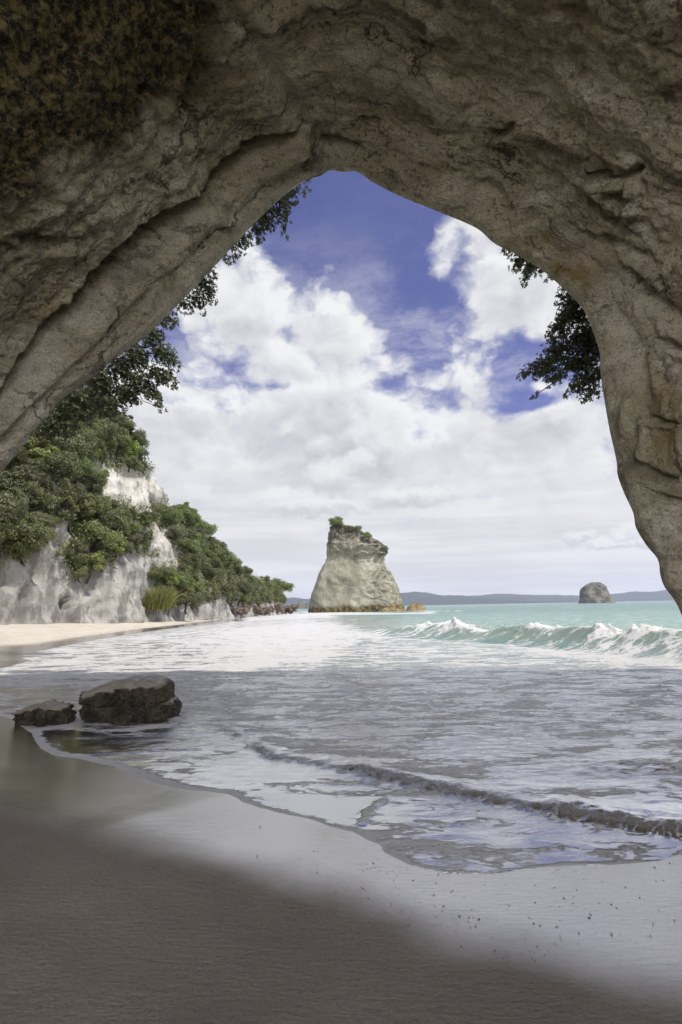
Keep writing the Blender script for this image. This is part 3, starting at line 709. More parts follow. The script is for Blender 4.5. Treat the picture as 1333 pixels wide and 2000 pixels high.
# crease where the left slab meets the roof
e, s_, _ = line([(662, 318), (640, 290), (592, 225), (545, 150), (505, 90), (470, 40), (430, -40)])
disp += .22 * np.exp(-(e / 16) ** 2) - .20 * np.exp(-((e * s_ + 46) / 44) ** 2)
dark = np.clip(.9 * np.exp(-(e / 3.5) ** 2), 0, 1) * 0
for pts, w_, a in [([(395, -20), (412, 30), (420, 62)], 26, .5), ([(378, 55), (388, 130), (380, 195)], 13, .40), ([(300, 190), (350, 200), (372, 220)], 14, .22), ([(240, 400), (262, 396)], 12, .15),
                   ([(960, 268), (985, 262), (1003, 246)], 8, .22), ([(1140, 346), (1180, 352), (1215, 348), (1243, 338)], 6, .25), ([(1244, 330), (1250, 365), (1246, 400)], 8, .18),
                   ([(1205, 385), (1222, 392)], 12, .22), ([(1040, 290), (1090, 310), (1180, 345)], 16, .16), ([(1175, 478), (1215, 492), (1260, 510)], 12, .14), ([(1100, 450), (1160, 480), (1230, 540)], 9, .12),
                   ([(640, 292), (660, 285), (690, 296)], 12, .28), ([(735, 246), (728, 235), (705, 236)], 8, .16), ([(1255, 815), (1290, 820), (1325, 827)], 6, .2), ([(1225, 905), (1270, 925), (1310, 940)], 10, .2),
                   ([(1245, 800), (1236, 850), (1222, 890)], 10, .16), ([(1290, 665), (1315, 675), (1345, 690)], 7, .2), ([(1300, 975), (1345, 990)], 8, .2), ([(1180, 600), (1215, 640), (1250, 720), (1262, 800)], 18, .14),
                   ([(1240, 560), (1290, 600), (1345, 650)], 14, .16), ([(60, 480), (120, 485), (160, 480)], 12, .14), ([(150, 620), (110, 650), (90, 690)], 12, .12)]:
    e, s_, _ = line(pts); e = e + 3 * fbm(I * 2.4, 2, 131)
    disp += a * np.exp(-(e / w_) ** 2) - a * .45 * np.exp(-((e * s_ - w_ * 1.6) / (w_ * 1.3)) ** 2) * (e < w_ * 5)
e, _, _ = line([(700, 262), (722, 236), (740, 250)]); disp -= .10 * np.exp(-(e / 10) ** 2)
I = I + nrm[None] * disp[..., None]
# masks of growth, veins, pale edges and dark lines along the carved cracks (fixed to the rock)
def soft(poly, softpx, seed):
    ins = inside(pu, pv, poly); e, _, _ = seg_dist(pu, pv, poly + [poly[0]])
    e = np.where(ins, e, -e) / softpx + 1.1 * fbm(I * .9, 4, seed)
    return sstep(e, -1, 1) * visible
moss = soft([(-400, -300), (430, -300), (400, 60), (370, 200), (250, 270), (150, 330), (40, 400), (-300, 640)], 60, 141)
moss = np.maximum(moss, .45 * soft([(-300, 420), (60, 380), (160, 470), (60, 640), (-300, 800)], 60, 143))
moss = np.maximum(moss, .35 * soft([(820, -200), (1500, -200), (1500, 300), (1180, 180), (900, 90)], 70, 145))
algae = soft([(960, 470), (1030, 462), (1110, 500), (1160, 560), (1130, 570), (1060, 515)], 22, 147)
algae = np.maximum(algae, .75 * soft([(1225, 760), (1345, 740), (1345, 1010), (1260, 940)], 40, 149))
pale = np.zeros(disp.shape)
for pts, w_, a in [([(1150, 240), (1190, 262), (1235, 310), (1250, 350), (1240, 420), (1262, 480)], 9, .8), ([(663, 300), (610, 225), (560, 160), (520, 100)], 26, .5), ([(620, 330), (560, 385), (500, 450), (420, 530), (330, 620), (230, 705), (120, 790), (0, 910)], 26, .8),
                   ([(680, 90), (760, 130), (830, 180), (900, 220)], 14, .4), ([(400, 420), (330, 470), (250, 545), (130, 665), (0, 790)], 16, .5), ([(1190, 600), (1225, 690), (1240, 780)], 26, .35), ([(1230, 560), (1300, 640), (1345, 740)], 26, .3), ([(980, 150), (1080, 190), (1180, 170)], 12, .4)]:
    e, _, _ = line(pts); pale = np.maximum(pale, a * np.exp(-((e + 4 * fbm(I * 3, 3, 151)) / w_) ** 2))
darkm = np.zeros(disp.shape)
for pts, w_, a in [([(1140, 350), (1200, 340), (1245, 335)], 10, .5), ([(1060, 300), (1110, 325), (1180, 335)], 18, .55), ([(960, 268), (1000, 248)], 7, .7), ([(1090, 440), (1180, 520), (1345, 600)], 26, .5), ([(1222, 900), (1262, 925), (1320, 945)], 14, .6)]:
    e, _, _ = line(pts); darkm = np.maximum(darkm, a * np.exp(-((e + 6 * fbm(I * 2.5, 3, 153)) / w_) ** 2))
# outer shell of the headland
ro = np.r_[.015, .05, .15, .3, .5, .8, 1.2, 1.8, 2.6, 3.6, 5, 6.5, 8, 10, 12, 14, 17, 20, 24, 30]
E = []
for r_ in ro:
    p = rim + nrm * r_
    p[:, 1] = rim[:, 1] + .12 + .25 * (1 - math.exp(-r_ / .25)) + .3 * math.exp(-((r_ - 3) / 3) ** 2) - .06 * r_
    E.append(p)
E = np.array(E)
top = 22.5 + 1.5 * fbm(np.stack([E[..., 0] * .12, E[..., 1] * .12, 0 * E[..., 0]], -1), 3, 161)
over = np.maximum(E[..., 2] - top, 0)
E[..., 1] -= over * 1.2; E[..., 2] = np.minimum(E[..., 2], top)
E += nrm[None] * (.35 * fbm(E * .5, 4, 163) * sstep(ro, .2, 2.0)[:, None])[..., None]
E[..., 1] += .6 * fbm(E * .35, 4, 165) * sstep(ro, .3, 2.0)[:, None]
last = E[-1].copy(); last[:, 1] = back - 1; mid_ = E[-1].copy(); mid_[:, 1] = (mid_[:, 1] + back) / 2
A = np.concatenate([I[::-1], E, mid_[None], last[None]])
zz_ = np.zeros((len(E) + 2, NCOL))
cat = lambda a: np.concatenate([a[::-1], zz_])
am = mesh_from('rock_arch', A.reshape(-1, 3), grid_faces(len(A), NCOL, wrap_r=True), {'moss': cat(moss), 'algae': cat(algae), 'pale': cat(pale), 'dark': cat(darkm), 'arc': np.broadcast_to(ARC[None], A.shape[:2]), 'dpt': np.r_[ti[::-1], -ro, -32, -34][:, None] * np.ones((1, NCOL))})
tag(obj('rock_arch', am, M_CAVE), 'huge brown rock arch of a sea cave framing the beach, mossy at upper left', 'rock arch')

# ------------------------------------------------------------------ boulders in the wash
def boulder(name, outline, yd, depth, label, zb=-.25, seed=0):
    """outline: front silhouette in photo pixels, closed; becomes a solid with its own depth"""
    P = np.array([at_y(u - 8, v + (7 if v < 1375 else 0), yd) for u, v in outline]); cx, cz = P[:, 0].mean(), P[:, 2].mean()
    th = np.arctan2(P[:, 2] - cz, P[:, 0] - cx); rd = np.hypot(P[:, 0] - cx, P[:, 2] - cz)
    o_ = np.argsort(th); th, rd = th[o_], rd[o_]
    nt, nd_ = 260, 150
    t_ = np.linspace(-np.pi, np.pi, nt, endpoint=False)
    r_ = np.interp(t_, np.r_[th - 2 * np.pi, th, th + 2 * np.pi], np.r_[rd, rd, rd])
    ph = np.linspace(-np.pi / 2, np.pi / 2, nd_)
    prof_ = np.abs(np.cos(ph)) ** .42
    V = np.zeros((nd_, nt, 3))
    V[..., 0] = prof_[:, None] * r_[None] * np.cos(t_)[None]
    V[..., 2] = prof_[:, None] * r_[None] * np.sin(t_)[None]
    V[..., 1] = (np.sign(np.sin(ph)) * np.abs(np.sin(ph)) ** .6)[:, None] * depth
    V[..., 2] += V[..., 1] * .10 * (V[..., 2] > 0)
    V[..., 0] = V[..., 0] * .95 + V[..., 1] * .02
    n_ = V / (np.linalg.norm(V, axis=-1, keepdims=True) + 1e-6)
    nn = np.cross(np.roll(V, -1, 1) - np.roll(V, 1, 1), np.gradient(V, axis=0)); nn /= np.linalg.norm(nn, axis=-1, keepdims=True) + 1e-9
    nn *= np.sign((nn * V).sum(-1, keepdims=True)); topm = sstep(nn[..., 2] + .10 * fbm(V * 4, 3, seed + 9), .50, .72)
    dz = (.09 * fbm(V * 2.6, 4, seed) + .045 * fbm(V * 8, 4, seed + 3, ridge=True)) * (1 - .85 * topm) - .02
    V = V + n_ * dz[..., None]
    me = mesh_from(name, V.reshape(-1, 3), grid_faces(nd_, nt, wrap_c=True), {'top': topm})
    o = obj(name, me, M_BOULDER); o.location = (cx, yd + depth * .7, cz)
    return tag(o, label, 'boulder', 'boulders in the wash')
boulder('boulder', [(151, 1353), (160, 1347), (187, 1338), (226, 1330), (270, 1324), (306, 1322), (318, 1324), (327, 1334), (334, 1350), (334, 1362), (343, 1377), (342, 1400), (334, 1440), (240, 1455), (172, 1440), (164, 1400), (163, 1380), (158, 1363)],
        10.9, .5, 'big dark wet boulder with a smooth slanting top standing in the wash', seed=3)
boulder('boulder', [(22, 1396), (40, 1387), (70, 1381), (100, 1379), (118, 1378), (130, 1384), (136, 1396), (134, 1430), (90, 1436), (34, 1430)], 10.7, .26,
        'low flat wet rock at the water edge, left of the big boulder', seed=23)

# ------------------------------------------------------------------ sea stack and islets
SIL = [(1200, 603, 790), (1193, 603, 788), (1180, 605, 785), (1160, 609, 779), (1140, 616, 772), (1120, 623, 762), (1105, 631, 750), (1098, 635, 747), (1090, 641, 746), (1081, 642, 750),
       (1072, 643, 752), (1066, 643, 745), (1058, 644, 732), (1050, 645, 716), (1042, 646, 704), (1035, 647, 692), (1028, 649, 678), (1024, 653, 668), (1022, 658, 662)]
def stack(name, sil, yd, ratio, mat, label, cat_, seed, nz=200, na=260, rough=1.0, sq=2.6):
    s_ = np.array(sil, float); vv = np.linspace(s_[0, 0], s_[-1, 0], nz)
    o_ = np.argsort(s_[:, 0]); L = np.interp(vv, s_[o_, 0], s_[o_, 1]); Rr = np.interp(vv, s_[o_, 0], s_[o_, 2])
    lp = np.array([at_y(u, v, yd) for u, v in zip(L, vv)]); rp = np.array([at_y(u, v, yd) for u, v in zip(Rr, vv)])
    cx = (lp[:, 0] + rp[:, 0]) / 2; hw = (rp[:, 0] - lp[:, 0]) / 2; cz = (lp[:, 2] + rp[:, 2]) / 2
    a = np.linspace(0, 2 * np.pi, na, endpoint=False)
    c, s2 = np.cos(a), np.sin(a); k = (np.abs(c) ** sq + np.abs(s2) ** sq) ** (-1 / sq)
    sm = hw.copy()
    for _ in range(30): sm = np.r_[sm[:1], (sm[:-2] + sm[1:-1] + sm[2:]) / 3, sm[-1:]]
    V = np.zeros((nz, na, 3)); V[..., 0] = cx[:, None] + hw[:, None] * (k * c)[None]; V[..., 1] = yd + sm[:, None] * ratio * (k * s2)[None]; V[..., 2] = cz[:, None]
    n_ = np.stack([np.broadcast_to(c, (nz, na)), np.broadcast_to(s2, (nz, na)), np.zeros((nz, na))], -1)
    sc = (rp[0, 0] - lp[0, 0]) / 36
    fr = np.abs(s2)[None] ** .7
    up = sstep(np.linspace(0, 1, nz), .45, .72)[:, None]; rt = sstep(c, -.05, .6)[None]
    dsp = 1.7 * fbm(V / (9 * sc), 3, seed) * fr + .75 * fbm(V / (3 * sc), 4, seed + 5, ridge=True) * (.12 + .5 * rt + .75 * up) + .28 * fbm(V * np.array([.2, .2, .6]) / sc, 3, seed + 9) * (.1 + .6 * rt + .4 * up)
    V = V + n_ * (dsp * sc * rough)[..., None] * np.minimum(1, hw / (3 * sc))[:, None, None]
    cap = np.array([[cx[-1], yd, cz[-1] + .05]])
    VV = np.vstack([V.reshape(-1, 3), np.broadcast_to(cap, (na, 3))])
    hrel = np.broadcast_to(np.linspace(0, 1, nz)[:, None], (nz, na))
    crust = sstep(hrel + .10 * fbm(V / (5 * sc), 3, seed + 13) + .14 * sstep(c, .2, 1)[None] + .10 * sstep(-c, .5, 1)[None], .70, .88)
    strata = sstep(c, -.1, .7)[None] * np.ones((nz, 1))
    z1 = np.ones(na)
    me = mesh_from(name, VV, grid_faces(nz + 1, na, wrap_c=True), {'crust': np.r_[crust.ravel(), z1], 'strata': np.r_[strata.ravel(), z1 * 0]})
    return tag(obj(name, me, mat), label, cat_), V
st_o, STV = stack('sea_stack', SIL, 215, .62, M_STACK, 'tall pale sea stack with a dark crust and shrubs on top, in the bay', 'sea stack', 201)
_sh = stack('islet', [(1178, 1133, 1199), (1174, 1134, 1196), (1168, 1135, 1192), (1160, 1135, 1188), (1152, 1137, 1183), (1145, 1142, 1180), (1140, 1150, 1175), (1137, 1158, 1170)], 800, .8, M_ISLET,
      'dark round-topped rock islet standing on the horizon at right', 'islet', 221, 90, 140, .8)
stack('islet', [(1189, 579, 602), (1184, 580, 601), (1179, 582, 600), (1176, 586, 597), (1174, 590, 594)], 420, .8, M_ISLET, 'tiny dark islet seen between the wooded point and the sea stack', 'islet', 231, 60, 90, .7)
stack('rock', [(1194, 793, 834), (1190, 795, 832), (1185, 797, 829), (1181, 803, 822), (1178, 811, 816)], 205, .7, M_OCHRE, 'low ochre rock in the sea at the right foot of the stack', 'rock', 241, 60, 120, .9)
stack('rock', [(1196, 735, 796), (1190, 744, 790), (1186, 756, 786), (1182, 764, 778), (1180, 768, 772)], 203, .35, M_OCHRE, 'brown weedy ledge along the right foot of the sea stack', 'rock', 243, 60, 120, 1.1)

# ------------------------------------------------------------------ far hills
def hills(prof_, yd, depth, seed):
    us = np.linspace(prof_[0][0], prof_[-1][0], 420)
    pv_ = np.interp(us, [p[0] for p in prof_], [p[1] for p in prof_])
    top_ = np.array([at_y(u, v, yd) for u, v in zip(us, pv_)])
    q = np.linspace(-1, 1, 41)
    V = np.zeros((41, 420, 3))
    V[..., 0] = top_[None, :, 0]; V[..., 1] = yd + q[:, None] * depth
    V[..., 2] = -4 + (np.maximum(top_[None, :, 2], 1) + 4) * (1 - np.abs(q[:, None]) ** 1.3)
    V[..., 2] += 17 * fbm(V * np.array([.004, .004, 0]), 5, seed) * (1 - np.abs(q[:, None]))
    V[..., 2] += 3.5 * np.abs(fbm(V * np.array([.035, .035, 0]), 3, seed + 7)) * (1 - np.abs(q[:, None]))
    return tag(obj('hills', mesh_from('hills', V.reshape(-1, 3), grid_faces(41, 420)), M_HILL), kind='structure')
hills([(300, 1178), (420, 1172), (545, 1170), (575, 1168), (600, 1171), (640, 1168), (700, 1166), (760, 1160), (785, 1158), (810, 1157), (830, 1158), (870, 1164), (900, 1165), (935, 1168), (970, 1172), (1030, 1176), (1100, 1180)], 5200, 900, 301)
hills([(780, 1182), (840, 1174), (890, 1168), (930, 1164), (965, 1161), (1000, 1160), (1040, 1163), (1090, 1161), (1130, 1164), (1165, 1164), (1200, 1161), (1240, 1155), (1270, 1156), (1300, 1153), (1333, 1159), (1420, 1150), (1600, 1150), (1900, 1160)], 6400, 900, 311)

# ------------------------------------------------------------------ left cliff
FOOT = [(-17, 9, 26), (-30, 14, 34), (-38, 24, 38), (-39, 36, 38), (-34, 48, 34), (-30.5, 60, 33), (-27, 74, 30), (-25, 88, 25), (-24, 106, 17.5), (-22.5, 130, 12.5), (-18.8, 158, 9.0), (-17.5, 172, 6.0), (-22, 190, 5), (-45, 212, 8)]
ft = catmull(FOOT, 420)
tn = np.gradient(ft[:, :2], axis=0)
for _ in range(40): tn = np.vstack([tn[:1], (tn[:-2] + tn[1:-1] + tn[2:]) / 3, tn[-1:]])
tn /= np.linalg.norm(tn, axis=1)[:, None]
inl = np.stack([-tn[:, 1], tn[:, 0]], 1)                        # left of travel = inland
QN = 190
q = np.r_[np.linspace(-.12, 1, QN - 30), np.linspace(1.04, 2.4, 30)]
zf = sand_z(ft[:, 0], ft[:, 1]) - .4
def cliff_pt(q_):
    """height and set-back as fractions of the cliff height"""
    hq = np.where(q_ < 1, q_, 1 + .10 * (q_ - 1))
    bq = np.where(q_ < .3, .20 * q_, np.where(q_ < 1, .06 + .40 * (q_ - .3), .34 + 1.6 * (q_ - 1)))
    return hq, bq
hq, bq = cliff_pt(q)
CV = np.zeros((QN, len(ft), 3))
CV[..., 0] = ft[None, :, 0] + inl[None, :, 0] * bq[:, None] * ft[None, :, 2]
CV[..., 1] = ft[None, :, 1] + inl[None, :, 1] * bq[:, None] * ft[None, :, 2]
CV[..., 2] = zf[None] + hq[:, None] * ft[None, :, 2]
on = -np.stack([inl[:, 0], inl[:, 1], np.full(len(ft), -.35)], 1)
amp = np.minimum(1, ft[:, 2] / 18)[None]
dsp = 1.7 * fbm(CV * np.array([.075, .075, .035]), 3, 401) + 1.0 * fbm(CV * np.array([.22, .22, .10]), 3, 405, ridge=True) + .20 * fbm(CV * np.array([.8, .8, .35]), 4, 409, ridge=True)
cu, cv_, _ = proj(CV)
CV = CV + on[None] * (dsp * amp - 2.2 * sstep(np.hypot((cu - 122) / 13, (cv_ - 1180) / 16), 1.0, .6))[..., None]
cu, cv_, _ = proj(CV)
grey = sstep(CV[..., 2] + 3 * fbm(CV * .2, 3, 411), 14, 6) * 1.0
cm = mesh_from('cliff', CV.reshape(-1, 3), grid_faces(QN, len(ft), flip=True), {'grey': grey})
tag(obj('cliff', cm, M_CLIFF), 'pale weathered cliff with bare white faces above the beach, bush growing over it', 'cliff')

# ------------------------------------------------------------------ foliage
def diamonds(C, N, size, asp=.5, jit=.5):
    n = len(C); N = N + RNG.normal(0, jit, (n, 3)); N /= np.linalg.norm(N, axis=1)[:, None] + 1e-9
    t_ = np.cross(N, RNG.normal(0, 1, (n, 3))); t_ /= np.linalg.norm(t_, axis=1)[:, None] + 1e-9
    b_ = np.cross(N, t_); s = np.asarray(size)[:, None]
    V = np.stack([C - t_ * s, C + b_ * s * asp + N * s * .12, C + t_ * s, C - b_ * s * asp + N * s * .12], 1)
    return V.reshape(-1, 3), np.arange(4 * n).reshape(n, 4)
def crown_mesh(name, rad, hgt, nl, nleaf, size, seed, style='dome'):
    rg = np.random.default_rng(seed)
    L = []
    for _ in range(nl):
        th = rg.uniform(0, 2 * np.pi); rr_ = math.sqrt(rg.random()) * rad * .72; zz = rg.uniform(.15, .92)
        if style == 'dome': zc = hgt * (.30 + .55 * zz * math.sqrt(max(0, 1 - (rr_ / rad) ** 2))); lr = rg.uniform(.13, .34) * rad
        elif style == 'spire': zc = hgt * zz; rr_ *= 1.15 * (1 - zz) + .12; lr = rg.uniform(.16, .28) * rad * (1.15 - zz * .7)
        else: zc = hgt * (.25 + .6 * zz); rr_ *= 1.2; lr = rg.uniform(.16, .30) * rad
        L.append((rr_ * math.cos(th), rr_ * math.sin(th), zc, lr, rg.random()))
    L = np.array(L); wts = L[:, 3] ** 2; k = rg.choice(len(L), nleaf, p=wts / wts.sum())
    D = rg.normal(0, 1, (nleaf, 3)); D[:, 2] += .35; D /= np.linalg.norm(D, axis=1)[:, None]
    rf = rg.uniform(.45, 1.16, nleaf) ** .7
    lump = 1 + .50 * fbm(L[k, :3] * 3 + D * 2.4, 3, seed)
    C_ = L[k, :3] + D * (L[k, 3] * rf * lump)[:, None] * np.array([1, 1, .8])
    V, F = diamonds(C_, D, rg.uniform(.6, 1.25, nleaf) * size, .5, .55)
    tone = np.clip(.15 + .35 * L[k, 4] + .45 * rg.random(nleaf), 0, 1)
    return mesh_from(name, V, F, {'tone': np.repeat(tone, 4)}, smooth=False)
def trunk_mesh(name, rad, hgt, seed, nb=6):
    rg = np.random.default_rng(seed); parts = []
    z = np.linspace(-.12, .55, 7) * hgt
    path = np.stack([np.cumsum(rg.normal(0, .03 * hgt, 7)), np.cumsum(rg.normal(0, .03 * hgt, 7)), z], 1); path -= path[1] * np.array([1, 1, 0])
    parts.append(tube(path, np.linspace(.075, .03, 7) * rad))
    for _ in range(nb):
        i = rg.integers(2, 6); th = rg.uniform(0, 2 * np.pi)
        end = path[i] + np.array([math.cos(th) * rad * .6, math.sin(th) * rad * .6, hgt * rg.uniform(.15, .4)])
        s = np.linspace(0, 1, 6)[:, None]; pth = path[i] * (1 - s) + end * s + np.sin(s * 3.1) * np.array([0, 0, -.05 * hgt]) + rg.normal(0, .02 * rad, (6, 3))
        parts.append(tube(pth, np.linspace(.035, .01, 6) * rad, 6))
    V, F = join(parts); return mesh_from(name, V, F)
PROTO = {}
def proto(kind, i, rad, hgt, nl, nleaf, size, style, mat, name, label, cat_, group):
    r = thing(name, label, cat_, (0, -500, -60), group)
    obj('trunk', trunk_mesh('trunk', rad, hgt, 900 + i), M_BARK, r)
    obj('crown', crown_mesh('crown', rad, hgt, nl, nleaf, size, 500 + i, style), mat, r)
    PROTO.setdefault(kind, []).append(r); r['used'] = 0
GT = 'trees and shrubs growing over the cliff'
for i in range(4): proto('dark', i, 2.6, 4.4, 30, 8200, .115, 'dome', M_DARKLEAF, 'cliff_tree', 'x', 'tree', GT)
for i in range(3): proto('olive', 10 + i, 2.4, 3.3, 28, 7200, .115, 'dome', M_OLIVE, 'cliff_tree', 'x', 'tree', GT)
for i in range(3): proto('bright', 20 + i, 1.7, 3.4, 20, 4600, .12, 'loose', M_BRIGHT, 'cliff_shrub', 'x', 'shrub', GT)
for i in range(2): proto('spire', 30 + i, 1.5, 4.8, 16, 3000, .14, 'spire', M_DARKLEAF, 'cliff_conifer', 'x', 'tree', GT)
def place(kind, loc, rot, s, label, group=GT):
    p = random.choice(PROTO[kind])
    if not p['used']:
        p['used'] = 1; p.location = loc; p.rotation_euler = rot; p.scale = s; p['label'] = label; p['group'] = group; return p
    return dup(p, loc, rot, s, label, group)
BARE = [[(0, 1108), (60, 1095), (92, 1020), (110, 1012), (150, 1030), (108, 1090), (150, 1135), (200, 1118), (250, 1072), (285, 1085), (300, 1120), (292, 1195), (-60, 1195), (-60, 1108)],
        [(186, 925), (215, 915), (330, 925), (352, 985), (330, 1000), (240, 985), (195, 975)], [(285, 1030), (310, 1025), (350, 1085), (352, 1112), (305, 1110), (290, 1060)], [(388, 1152), (430, 1150), (436, 1192), (372, 1192)],
        [(430, 1182), (640, 1182), (640, 1200), (430, 1200)]]
KN = {'dark': 'broad dark green tree', 'olive': 'rounded olive green tree', 'bright': 'bright yellow-green shrub', 'spire': 'narrow upright dark conifer'}
def zone(u, v, yd):
    if yd > 118: return 'on the low wooded point'
    if yd < 44: return 'on the steep bank just outside the arch'
    if v < 905: return 'high on the cliff above its bare white face'
    if v > 1120: return 'at the foot of the cliff by the sand'
    return 'halfway up the cliff between its bare white faces'
cand = []
gy, gx = CV.shape[:2]
nrmc = np.cross(np.gradient(CV, axis=1), np.gradient(CV, axis=0)); nrmc /= np.linalg.norm(nrmc, axis=-1, keepdims=True) + 1e-9
placed = []
tries = 0
cflat = CV[:QN - 26].reshape(-1, 3); cpu, cpv, cpz = proj(cflat)
okv = (cpz > 8) & (cpu > -120) & (cpu < 640) & (cpv > 560) & (cpv < 1200)
cidx = np.nonzero(okv)[0]
while tries < 8000 and len(placed) < 285:
    tries += 1
    tu, tv = RNG.uniform(-70, 580), RNG.uniform(640, 1186)
    near_ = cidx[np.abs(cpu[cidx] - tu) + np.abs(cpv[cidx] - tv) < 11]
    if not len(near_): continue
    ib = near_[np.argmin(cpz[near_])]
    i, j = divmod(int(ib), gx)
    P = CV[i, j]
    u, v, zc = proj(P)
    if v > 1186 or (v > 1140 and u < 280): continue
    yd = P[1]
    fs = 1.0 if yd < 100 else (.85 if yd < 130 else .72)
    uc, vc, _ = proj(P + np.array([0, 0, 1.6 * fs]))
    bare = False
    for pg in BARE:
        if inside(np.array([float(uc)]), np.array([float(vc)]), pg)[0] or inside(np.array([float(u)]), np.array([float(v)]), pg)[0]: bare = True
    if bare: continue
    k = RNG.random()
    kind = 'dark' if k < .44 else 'olive' if k < .68 else 'bright' if k < .90 else 'spire'
    if yd > 110 and kind in ('bright',): kind = 'dark'
    s = RNG.uniform(.6, 1.42) * fs
    near_white = any(seg_dist(np.array([float(uc)]), np.array([float(vc)]), pg + [pg[0]])[0][0] < 26 for pg in BARE)
    if near_white: s *= .62
    if yd < 44: s *= 1.15
    if any(np.linalg.norm(P - pp) < 1.25 * (s + ss) * .5 for pp, ss in placed): continue
    placed.append((P, s))
    out = on[j] / np.linalg.norm(on[j])
    loc = P + np.array([0, 0, -.5 * s]) + out * .3
    tl = RNG.uniform(.1, .5)
    place(kind, tuple(loc), (-out[1] * tl, out[0] * tl, RNG.uniform(0, 6.28)), (s * RNG.uniform(.9, 1.2), s * RNG.uniform(.9, 1.2), s * RNG.uniform(.85, 1.15)), KN[kind] + ' ' + zone(float(u), float(v), yd))
# low bush filling in between the trees, everywhere but on the bare faces
uu, vv_, zc_ = proj(CV[:QN - 20])
cover_ = np.ones(uu.shape, bool)
for pg in BARE:
    e_, _, _ = seg_dist(uu, vv_, pg + [pg[0]]); cover_ &= ~(inside(uu, vv_, pg) & (e_ + 14 * fbm(CV[:QN - 20] * .5, 3, 451) > 4))
cover_ &= (fbm(CV[:QN - 20] * .28, 3, 455) > -.30) & (vv_ < 1128 + 50 * sstep(uu, 210, 320)) & (zc_ > 8) & (vv_ > 560) & (uu > -160)
ci, cj = np.nonzero(cover_); sel = RNG.choice(len(ci), 125000, p=None)
ci, cj = ci[sel], cj[sel]
nn_ = -np.stack([inl[cj, 0], inl[cj, 1], np.full(len(cj), -.9)], 1); nn_ /= np.linalg.norm(nn_, axis=1)[:, None]
B_ = CV[ci, cj] + RNG.normal(0, .22, (len(ci), 3)); hgt_ = np.clip(.85 + 1.5 * fbm(B_ * .45, 3, 457), .08, 2.6)
V, F = diamonds(B_ + nn_ * (hgt_ * RNG.random(len(ci)) ** .5)[:, None], nn_, RNG.uniform(.10, .22, len(ci)), .5, .6)
tone_ = np.clip(.5 + .5 * fbm(B_ * .22, 2, 459) + RNG.normal(0, .2, len(ci)), 0, 1)
ug = obj('undergrowth', mesh_from('undergrowth', V, F, {'tone': np.repeat(tone_, 4)}, smooth=False), mat_leaf('undergrowth_leaves', (.055, .07, .03), (.30, .31, .12)))
tag(ug, 'low mixed green scrub covering the cliff between its trees', 'undergrowth', kind='stuff')
# trees of the point's tip, leaning out over the rocks
for (u, v, yd, s, kind, lab) in [(525, 1163, 168, 1.9, 'dark', 'large dark tree near the tip of the wooded point'), (548, 1160, 176, 1.5, 'dark', 'outermost spreading tree leaning out from the tip of the point'),
                                 (490, 1158, 158, 1.7, 'olive', 'broad olive tree behind the bleached bare tree on the point'), (452, 1150, 148, 1.7, 'dark', 'tall dark tree rising above the reed bed on the point'),
                                 (362, 1186, 84, 1.15, 'olive', 'grey-green tree with bare spreading limbs on the sand below the cliff')]:
    p = at_y(u, v, yd); place(kind, (p[0], p[1], p[2] - .6), (0, .12, RNG.uniform(0, 6)), (s, s, s * .8), lab)
for k, (u, v, yd, s, kind) in enumerate([(338, 1186, 81, .8, 'bright'), (385, 1183, 92, .75, 'olive'), (402, 1178, 97, .8, 'dark'), (418, 1172, 104, .95, 'olive'), (440, 1178, 114, .9, 'dark'), (458, 1174, 122, 1.0, 'olive'),
                                      (476, 1176, 130, 1.0, 'dark'), (498, 1178, 142, 1.0, 'olive'), (515, 1176, 150, 1.1, 'dark'), (535, 1178, 162, 1.0, 'dark')]):
    p = at_y(u, v, yd); place(kind, (p[0] - .6, p[1], p[2] - .9), (0, .1, RNG.uniform(0, 6)), (s, s, s), KN[kind] + (' on the low wooded point' if yd > 118 else ' at the foot of the cliff by the sand'))
# reeds and flax on the sand
def tuft(name, label, cat_, loc, n, h, spread, mat, group=None, wid=.02):
    r_ = np.sqrt(RNG.random(n)) * spread; th = RNG.uniform(0, 6.28, n)
    B = np.stack([r_ * np.cos(th), r_ * np.sin(th), 0 * r_ - .2], 1)
    dr = np.stack([RNG.normal(0, .28, n), RNG.normal(0, .28, n), np.ones(n)], 1); hh = h * RNG.uniform(.6, 1.1, n)[:, None]
    m_ = B + dr * hh * .55; t_ = B + dr * hh * np.array([1.7, 1.7, .95]); sd_ = np.stack([np.cos(th * 7), np.sin(th * 7), 0 * th], 1) * wid
    V = np.stack([B - sd_, B + sd_, m_ + sd_ * .8, m_ - sd_ * .8, t_ + sd_ * .15, t_ - sd_ * .15], 1).reshape(-1, 3)
    f = np.arange(n)[:, None] * 6; F = np.vstack([f + np.array([0, 1, 2, 3]), f + np.array([3, 2, 4, 5])])
    o = obj(name, mesh_from(name, V, F, {'tone': np.repeat(RNG.random(n), 6)}, smooth=False), mat); o.location = loc
    return tag(o, label, cat_, group)
for (u, v, yd, h, sp_, lab) in [(310, 1188, 77, 3.0, 1.5, 'tall pale reed clump at the cliff foot, left of the bare-limbed tree'), (292, 1189, 76, 1.6, 1.0, 'short reed clump against the grey cliff slab'),
                                (450, 1186, 128, 2.6, 2.2, 'yellowish reed bed beside the bare rock on the point, nearest part'), (470, 1185, 136, 2.6, 2.6, 'yellowish reed bed on the point, middle part'), (492, 1184, 144, 2.2, 2.2, 'yellowish reed bed beside the bleached tree on the point')]:
    p = at_y(u, v, yd); tuft('reed_clump', lab, 'reeds', tuple(p), 900, h, sp_, M_GRASS, 'reed clumps along the beach', .05)
